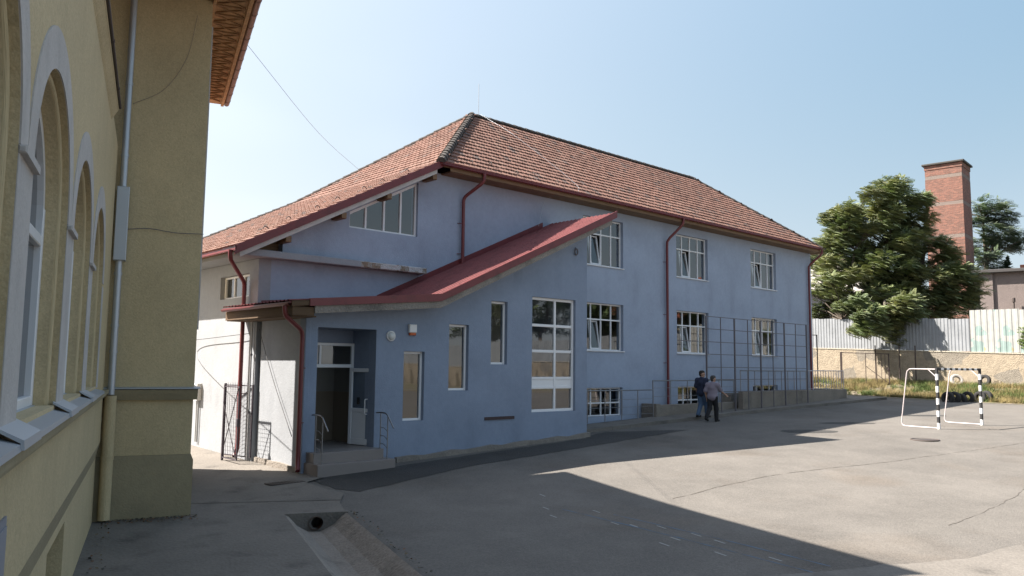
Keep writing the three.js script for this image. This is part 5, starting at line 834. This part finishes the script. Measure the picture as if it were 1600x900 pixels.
{ // the big tree of heaven over the fence
  const base = [24.6, 52.9], y0 = ground(...base), o = thing('broadleaf_tree', 'large spreading green tree hanging over the metal fence before the chimney', 'tree', [base[0], EYE, -base[1]]);
  const L = (x, h, z) => new V3(x - base[0], h, -(z - base[1]));
  const stems = [
    { p: [L(24.4, -0.6, 53), L(24.3, 2.6, 53), L(24.9, 5.4, 53.1), L(25.6, 8.0, 53.2), L(26.4, 10.6, 53.3)], r0: 0.30, r1: 0.07 },
    { p: [L(26.6, -0.6, 53.6), L(26.9, 3.0, 53.5), L(27.6, 6.2, 53.5), L(28.2, 9.4, 53.6), L(28.4, 11.6, 53.6)], r0: 0.24, r1: 0.06 },
    { p: [L(21.7, -0.6, 51.9), L(21.6, 3.2, 51.9), L(22.2, 5.8, 52.0), L(22.7, 8.0, 52.2)], r0: 0.2, r1: 0.06 },
    { p: [L(24.9, 5.4, 53.1), L(23.6, 7.2, 52.6), L(22.0, 8.6, 52.2)], r0: 0.12, r1: 0.05 },
    { p: [L(27.6, 6.2, 53.5), L(29.2, 6.9, 53.0), L(30.6, 6.3, 52.8)], r0: 0.12, r1: 0.05 },
    { p: [L(24.3, 2.6, 53), L(23.6, 4.4, 50.2), L(22.3, 3.6, 47.6)], r0: 0.11, r1: 0.05 },
  ];
  // crown outline in the plane of the tree: left/right limits by height
  const prof = [[3.7, 20.9, 29.4], [4.4, 20.6, 30.2], [5.1, 20.4, 30.2], [5.9, 20.3, 30.0], [6.7, 20.2, 29.6], [7.5, 20.0, 29.2], [8.3, 20.7, 28.7], [9.1, 20.8, 28.2], [9.9, 21.2, 27.7], [10.7, 21.9, 27.4], [11.5, 23.4, 27.2], [12.3, 25.2, 27.0]];
  const r = rng(404), tips = [];
  for (const [h, a, b] of prof) { const n = Math.round((b - a) * 2.1); for (let i = 0; i < n; i++) { let x = a + (b - a) * (i + 0.5 + (r() - 0.5) * 0.9) / n; const dz = (r() - 0.5) * (h < 3 ? 2.4 : 6.0 - Math.abs(h - 6.5) * 0.35), z = 53.0 + dz; x -= 0.3; if (r() < 0.08) continue; tips.push([x - base[0], h + (r() - 0.5) * 0.9, -(z - base[1]), 0.6 + r() * 0.5]); } }
  for (let i = 0; i < 26; i++) { const t = r(), px = 0.415 + 0.09 * r(), Z2 = 46.6 + r() * 2.2, hh = 1.5 + 2.6 * t + (px < 0.43 ? 0.8 : 0); tips.push([px * Z2 - base[0], hh, -(Z2 - base[1]), 0.5 + r() * 0.3]); }
  for (const [x, h] of [[28.2, 8.3], [28.9, 7.6], [27.8, 9.3], [29.3, 6.8], [27.5, 10.1], [28.5, 7.0], [27.2, 11.2], [29.5, 5.9]]) tips.push([x - 0.2 - base[0], h, (r() - 0.5) * 2, 0.8]);
  tree(o, stems, tips, frond(6, 0.42, 0.075, 0.17), 125, 1, [[0.13, 0.18, 0.05], [0.11, 0.16, 0.046], [0.155, 0.195, 0.06], [0.095, 0.145, 0.044]], 405, 1.0);
}
{ // darker tree behind the chimney
  const base = [40.0, 66.5], o = thing('dark_tree', 'dark green tree showing behind the brick chimney', 'tree', [base[0], EYE, -base[1]]);
  const L = (x, h, z) => new V3(x - base[0], h, -(z - base[1])), r = rng(505), tips = [];
  for (const [h, a, b] of [[7.5, 38.6, 41.6], [8.6, 38.4, 41.8], [9.6, 38.2, 40.6], [10.6, 38.2, 43.4], [11.6, 38.2, 43.6], [12.6, 38.2, 42.0], [13.6, 38.2, 41.4]]) { const n = Math.round((b - a) * 1.5); for (let i = 0; i < n; i++) { const x = a + (b - a) * (i + 0.5) / n; if (r() < 0.12) continue; tips.push([x - base[0], h + (r() - 0.5) * 0.7, (r() - 0.5) * 3.4, 0.6 + r() * 0.4]); } }
  tree(o, [{ p: [L(39.6, -1, 66.5), L(39.8, 5, 66.5), L(39.9, 9, 66.5), L(39.8, 13, 66.5)], r0: 0.3, r1: 0.08 }], tips, frond(6, 0.6, 0.085, 0.22), 55, 1, [[0.045, 0.085, 0.03], [0.055, 0.10, 0.035], [0.04, 0.075, 0.035]], 506, 1.05);
}
{ // small conifer beside it
  const base = [41.3, 65.8], o = thing('conifer', 'top of a small dark conifer behind the pinkish building', 'tree', [base[0], EYE, -base[1]]), r = rng(606), v = [];
  mesh('trunk', new THREE.CylinderGeometry(0.03, 0.2, 11, 8).translate(0, 4.2, 0), barkMat, o);
  for (let i = 0; i < 420; i++) { const h = 3.5 + r() * 6.1, L = (9.9 - h) * 0.34 * (0.75 + 0.4 * r()), a = r() * 6.283, c = Math.cos(a), s = Math.sin(a), w = 0.16; for (let k = 0; k < 5; k++) { const t = k / 5, x = L * t, q = w * (1.2 - t); v.push(new V3(c * x - s * q, h + 0.25 * x * t - 0.05, s * x + c * q), new V3(c * x + s * q, h + 0.25 * x * t - 0.05, s * x - c * q), new V3(c * (x + L * 0.34), h + 0.3 * x, s * (x + L * 0.34))); } }
  const g = new THREE.BufferGeometry().setFromPoints(v); g.computeVertexNormals(); mesh('crown', g, std({ color: lin(0.035, 0.065, 0.035) }), o);
}
{ // bright shrub against the fence
  const [x, z] = wallPt(11.9, -0.2), o = thing('shrub', 'bright green leafy shrub hanging over the corrugated fence', 'shrub', [x, 1.0 + EYE, -z]), r = rng(707), tips = [];
  for (let i = 0; i < 9; i++) tips.push([(r() - 0.2) * 0.9, 0.1 + r() * 1.5, (r() - 0.5) * 0.7 + 0.3, 0.4]);
  tree(o, [{ p: [new V3(0.1, -0.1, 0), new V3(0.15, 0.7, 0.2), new V3(0.3, 1.4, 0.2)], r0: 0.04, r1: 0.02 }], tips, frond(4, 0.3, 0.06, 0.12), 70, 1, [[0.17, 0.27, 0.035], [0.14, 0.24, 0.03]], 708, 1);
}
for (const [i, [s, off, h, w]] of [[12, -5, 7, 3.2], [20, -6, 8.5, 3.8], [27, -7.5, 6.5, 3.2], [36, -5, 9, 4], [45, -6, 7.5, 3.6]].entries()) { // trees beyond the far side fence
  const [x, z] = wallPt(s + 8, off), o = thing('yard_tree', 'round crowned green tree beyond the far side fence', 'tree', [x, EYE, -z], 0, 'trees beyond the far side fence'), r = rng(800 + i), tips = [];
  for (let k = 0; k < 46; k++) { const th = r() * 6.283, y = (r() - 0.45) * 2, q = Math.sqrt(Math.max(0, 1 - y * y * 0.5)) * Math.sqrt(r()); tips.push([Math.cos(th) * q * w, h * 0.62 + y * h * 0.28, Math.sin(th) * q * w, 0.9]); }
  tree(o, [{ p: [new V3(0, -1, 0), new V3(0.1, h * 0.35, 0), new V3(0, h * 0.7, 0)], r0: 0.25, r1: 0.1 }], tips, frond(5, 0.7, 0.12, 0.28), 26, 1, [[0.06, 0.11, 0.03], [0.075, 0.125, 0.035]], 820 + i, 1.3);
}

// ------------------------------------------------------------------ the two walkers
function surfaceNet(f, lo, hi, cell) { // closed surface where f = 0 (negative inside)
  const nx = Math.ceil((hi[0] - lo[0]) / cell) + 1, ny = Math.ceil((hi[1] - lo[1]) / cell) + 1, nz = Math.ceil((hi[2] - lo[2]) / cell) + 1, F = new Float32Array(nx * ny * nz), id = (i, j, k) => i + nx * (j + ny * k);
  for (let k = 0; k < nz; k++) for (let j = 0; j < ny; j++) for (let i = 0; i < nx; i++) F[id(i, j, k)] = f(lo[0] + i * cell, lo[1] + j * cell, lo[2] + k * cell);
  const vi = new Int32Array(nx * ny * nz).fill(-1), P = [], I = [];
  for (let k = 0; k < nz - 1; k++) for (let j = 0; j < ny - 1; j++) for (let i = 0; i < nx - 1; i++) {
    let sx = 0, sy = 0, sz = 0, n = 0; const c = [];
    for (let q = 0; q < 8; q++) c.push(F[id(i + (q & 1), j + ((q >> 1) & 1), k + (q >> 2))]);
    for (const [a, b] of [[0, 1], [2, 3], [4, 5], [6, 7], [0, 2], [1, 3], [4, 6], [5, 7], [0, 4], [1, 5], [2, 6], [3, 7]]) if ((c[a] < 0) !== (c[b] < 0)) { const t = c[a] / (c[a] - c[b]), L = (m, s) => ((a >> s) & 1) + t * (((b >> s) & 1) - ((a >> s) & 1)); sx += L(0, 0); sy += L(0, 1); sz += L(0, 2); n++; }
    if (n) { vi[id(i, j, k)] = P.length / 3; P.push(lo[0] + (i + sx / n) * cell, lo[1] + (j + sy / n) * cell, lo[2] + (k + sz / n) * cell); }
  }
  const qd = (a, b, c, d, fl) => { if (fl) I.push(a, b, c, a, c, d); else I.push(a, c, b, a, d, c); };
  for (let k = 1; k < nz - 1; k++) for (let j = 1; j < ny - 1; j++) for (let i = 1; i < nx - 1; i++) {
    const s = F[id(i, j, k)] < 0;
    if (s !== (F[id(i + 1, j, k)] < 0)) qd(vi[id(i, j - 1, k - 1)], vi[id(i, j, k - 1)], vi[id(i, j, k)], vi[id(i, j - 1, k)], s);
    if (s !== (F[id(i, j + 1, k)] < 0)) qd(vi[id(i - 1, j, k - 1)], vi[id(i - 1, j, k)], vi[id(i, j, k)], vi[id(i, j, k - 1)], s);
    if (s !== (F[id(i, j, k + 1)] < 0)) qd(vi[id(i - 1, j - 1, k)], vi[id(i, j - 1, k)], vi[id(i, j, k)], vi[id(i - 1, j, k)], s);
  }
  const g = new THREE.BufferGeometry(); g.setAttribute('position', new THREE.Float32BufferAttribute(P, 3)); g.setIndex(I); g.computeVertexNormals(); return g;
}
const smin = (a, b, k) => { const h = Math.max(0, k - Math.abs(a - b)) / k; return Math.min(a, b) - h * h * k * 0.25; };
function capsule(x, y, z, a, b, r0, r1) { const bx = b[0] - a[0], by = b[1] - a[1], bz = b[2] - a[2], px = x - a[0], py = y - a[1], pz = z - a[2], t = Math.max(0, Math.min(1, (px * bx + py * by + pz * bz) / (bx * bx + by * by + bz * bz + 1e-9))); return Math.hypot(px - bx * t, py - by * t, pz - bz * t) - (r0 + (r1 - r0) * t); }
function field(bones, grow = 0, k = 0.05) { return (x, y, z) => { let d = 9; for (const [a, b, r0, r1, sq] of bones) { const v = sq ? capsule(x * sq[0], y, z * sq[1], [a[0] * sq[0], a[1], a[2] * sq[1]], [b[0] * sq[0], b[1], b[2] * sq[1]], r0, r1) : capsule(x, y, z, a, b, r0, r1); d = smin(d, v, k); } return d - grow; }; }
function bounds(bones, m) { const lo = [9, 9, 9], hi = [-9, -9, -9]; for (const [a, b, r0, r1, sq] of bones) for (const p of [a, b]) for (let i = 0; i < 3; i++) { const r = Math.max(r0, r1) / (sq ? Math.min(...sq) : 1) + m; lo[i] = Math.min(lo[i], p[i] - r); hi[i] = Math.max(hi[i], p[i] + r); } return [lo, hi]; }
function net(bones, grow, k, cell) { const [lo, hi] = bounds(bones, 0.05 + grow); return surfaceNet(field(bones, grow, k), lo, hi, cell); }
function person(label, X, Z, h, turn, J, C) { // J: joints, metres, +z forward, x to the person's left
  const o = thing('person', label, 'person', [X, h + EYE, -Z], turn), skin = std({ color: lin(0.36, 0.215, 0.15), roughness: 0.6 });
  const mid = (a, b, t) => a.map((v, i) => v + (b[i] - v) * t), T = J;
  const torso = [[T.pelvis, T.waist, 0.135, 0.125, [0.82, 1.12]], [T.waist, T.chest, 0.125, 0.15, [0.80, 1.15]], [T.chest, T.neck, 0.14, 0.06], [T.shL, T.shR, 0.062, 0.062]];
  const armL = [[T.shL, T.elL, 0.052, 0.042], [T.elL, T.wrL, 0.041, 0.028]], armR = [[T.shR, T.elR, 0.052, 0.042], [T.elR, T.wrR, 0.041, 0.028]];
  const legs = [[T.hipL, T.knL, 0.092, 0.06], [T.knL, T.anL, 0.058, 0.04], [T.hipR, T.knR, 0.092, 0.06], [T.knR, T.anR, 0.058, 0.04], [T.hipL, T.hipR, 0.1, 0.1]];
  const feet = [[T.anL, T.toeL, 0.04, 0.034], [T.anR, T.toeR, 0.04, 0.034]];
  const hd = T.head, hy = (dx, dy, dz) => { const c = Math.cos(T.look), s = Math.sin(T.look); return [hd[0] + dx * c + dz * s, hd[1] + dy, hd[2] - dx * s + dz * c]; };
  const head = [[hy(0, 0.03, -0.015), hy(0, 0.045, 0.02), 0.092, 0.088], [hy(0, -0.06, 0.045), hy(0, -0.075, 0.06), 0.05, 0.04], [hy(0, -0.008, 0.1), hy(0, -0.03, 0.118), 0.011, 0.015], [hy(0.085, -0.02, 0), hy(0.09, 0.02, -0.005), 0.016, 0.02], [hy(-0.085, -0.02, 0), hy(-0.09, 0.02, -0.005), 0.016, 0.02], [T.neck, hy(0, -0.05, -0.005), 0.058, 0.052], [hy(-0.02, -0.07, 0.094), hy(0.02, -0.07, 0.094), 0.009, 0.009], [hy(-0.035, 0.026, 0.088), hy(0.035, 0.026, 0.088), 0.012, 0.012]];
  const body = net([...torso, ...armL, ...armR, ...legs, ...feet], 0, 0.05, 0.02), parts = [body.toNonIndexed(), net(head, 0, 0.025, 0.007).toNonIndexed()];
  for (const [w, e, sgn] of [[T.wrL, T.elL, 1], [T.wrR, T.elR, -1]]) { // hands: palm, four fingers of unequal length and a thumb
    const d = new V3(...w).sub(new V3(...e)).normalize(), f = new V3(0, 0, 1), s = f.clone().addScaledVector(d, -f.dot(d)).normalize(), n = new V3().crossVectors(d, s), W0 = new V3(...w), at = (a, b, c) => W0.clone().addScaledVector(d, a).addScaledVector(s, b).addScaledVector(n, c).toArray();
    const hb = [[at(0, 0, 0), at(0.075, 0, 0), 0.024, 0.026], [at(0.06, -0.022, 0), at(0.08, -0.03, 0), 0.016, 0.014], [at(0.06, 0.022, 0), at(0.08, 0.03, 0), 0.016, 0.014]];
    [0.03, 0.01, -0.011, -0.031].forEach((b, i) => { const l = [0.07, 0.082, 0.077, 0.06][i]; hb.push([at(0.08, b, 0), at(0.08 + l * 0.55, b, -0.008 * sgn), 0.0095, 0.0088], [at(0.08 + l * 0.55, b, -0.008 * sgn), at(0.08 + l * 0.9, b, -0.03 * sgn), 0.0088, 0.0078]); });
    hb.push([at(0.025, 0.025, 0), at(0.06, 0.055, -0.012 * sgn), 0.014, 0.011], [at(0.06, 0.055, -0.012 * sgn), at(0.09, 0.06, -0.022 * sgn), 0.011, 0.009]); parts.push(net(hb, 0, 0.006, 0.005).toNonIndexed());
  }
  mesh('body', mergeGeometries(parts.map((g) => { const q = new THREE.BufferGeometry(); q.setAttribute('position', g.attributes.position); q.setAttribute('normal', g.attributes.normal); return q; })), skin, o);
  const slv = (a, b, t) => [a, mid(a, b, t), 0.066, 0.066];
  const shirt = net([...torso.slice(0, 3), [T.shL, T.shR, 0.072, 0.072], slv(T.shL, T.elL, 0.85), slv(T.shR, T.elR, 0.85), [mid(T.hipL, T.hipR, 0.15), mid(T.hipL, T.hipR, 0.85), 0.125, 0.125]], 0.018, 0.06, 0.017);
  mesh('shirt', shirt, C.shirt, o);
  mesh('trousers', net([[T.hipL, T.knL, 0.1, 0.075], [T.knL, mid(T.knL, T.anL, 0.95), 0.073, 0.064], [T.hipR, T.knR, 0.1, 0.075], [T.knR, mid(T.knR, T.anR, 0.95), 0.073, 0.064], [T.hipL, T.hipR, 0.108, 0.108], [T.pelvis, T.pelvis, 0.12, 0.12]], 0.014, 0.045, 0.017), C.trousers, o);
  for (const [a, b] of [[T.anL, T.toeL], [T.anR, T.toeR]]) { const heel = [a[0], a[1] - 0.04, a[2] - 0.04]; mesh('shoe', net([[heel, b, 0.042, 0.036], [a, heel, 0.048, 0.045]], 0.006, 0.03, 0.012), C.shoe, o); }
  mesh('hair', net([[hy(0, 0.065, -0.03), hy(0, 0.075, 0.02), 0.092, 0.082], [hy(0, 0.0, -0.06), hy(0, -0.03, -0.055), 0.058, 0.05]], 0.003, 0.03, 0.008), C.hair, o);
}
{
  const heading = Math.atan2(CU, -SU);
  const A = { pelvis: [0, 0.98, 0], waist: [0, 1.12, 0.01], chest: [0, 1.33, 0.02], neck: [0, 1.5, 0.01], head: [0.0, 1.66, 0.04], look: -0.75, shL: [0.19, 1.44, 0.0], shR: [-0.19, 1.44, 0.02], elL: [0.25, 1.16, -0.03], wrL: [0.24, 0.91, 0.06], elR: [-0.25, 1.17, -0.08], wrR: [-0.25, 0.93, -0.02], hipL: [0.09, 0.94, 0], hipR: [-0.09, 0.94, 0], knL: [0.09, 0.5, 0.06], anL: [0.09, 0.1, -0.14], toeL: [0.10, 0.05, 0.04], knR: [-0.09, 0.52, 0.17], anR: [-0.10, 0.09, 0.20], toeR: [-0.11, 0.04, 0.38] };
  const B2 = { pelvis: [0, 0.95, 0], waist: [0, 1.09, 0.02], chest: [0, 1.29, 0.04], neck: [0, 1.45, 0.04], head: [0.0, 1.60, 0.09], look: -0.35, shL: [0.19, 1.39, 0.02], shR: [-0.19, 1.39, 0.04], elL: [0.27, 1.13, -0.06], wrL: [0.24, 0.9, 0.0], elR: [-0.27, 1.16, 0.20], wrR: [-0.33, 1.02, 0.44], hipL: [0.09, 0.92, 0], hipR: [-0.09, 0.92, 0], knL: [0.09, 0.50, -0.06], anL: [0.09, 0.17, -0.36], toeL: [0.10, 0.06, -0.22], knR: [-0.09, 0.49, 0.13], anR: [-0.1, 0.085, 0.12], toeR: [-0.11, 0.04, 0.30] };
  const cloth = (r, g, b) => std({ color: lin(r, g, b), roughness: 0.95, bumpMap: null });
  person('walking man in navy shirt and blue jeans nearer the school wall', ...(() => { const [x, z] = [7.42, 31.2]; return [x, z, ground(x, z) + 0.11]; })(), heading, A, { shirt: cloth(0.018, 0.024, 0.05), trousers: cloth(0.07, 0.12, 0.2), shoe: cloth(0.015, 0.014, 0.015), hair: cloth(0.02, 0.017, 0.015) });
  person('walking man in lilac grey shirt and black trousers holding one arm forward', ...(() => { const [x, z] = [7.72, 30.75]; return [x, z, ground(x, z)]; })(), heading + 0.15, B2, { shirt: cloth(0.20, 0.175, 0.21), trousers: cloth(0.012, 0.012, 0.014), shoe: cloth(0.012, 0.011, 0.011), hair: cloth(0.05, 0.045, 0.042) });
}
renderer.render(scene, camera);
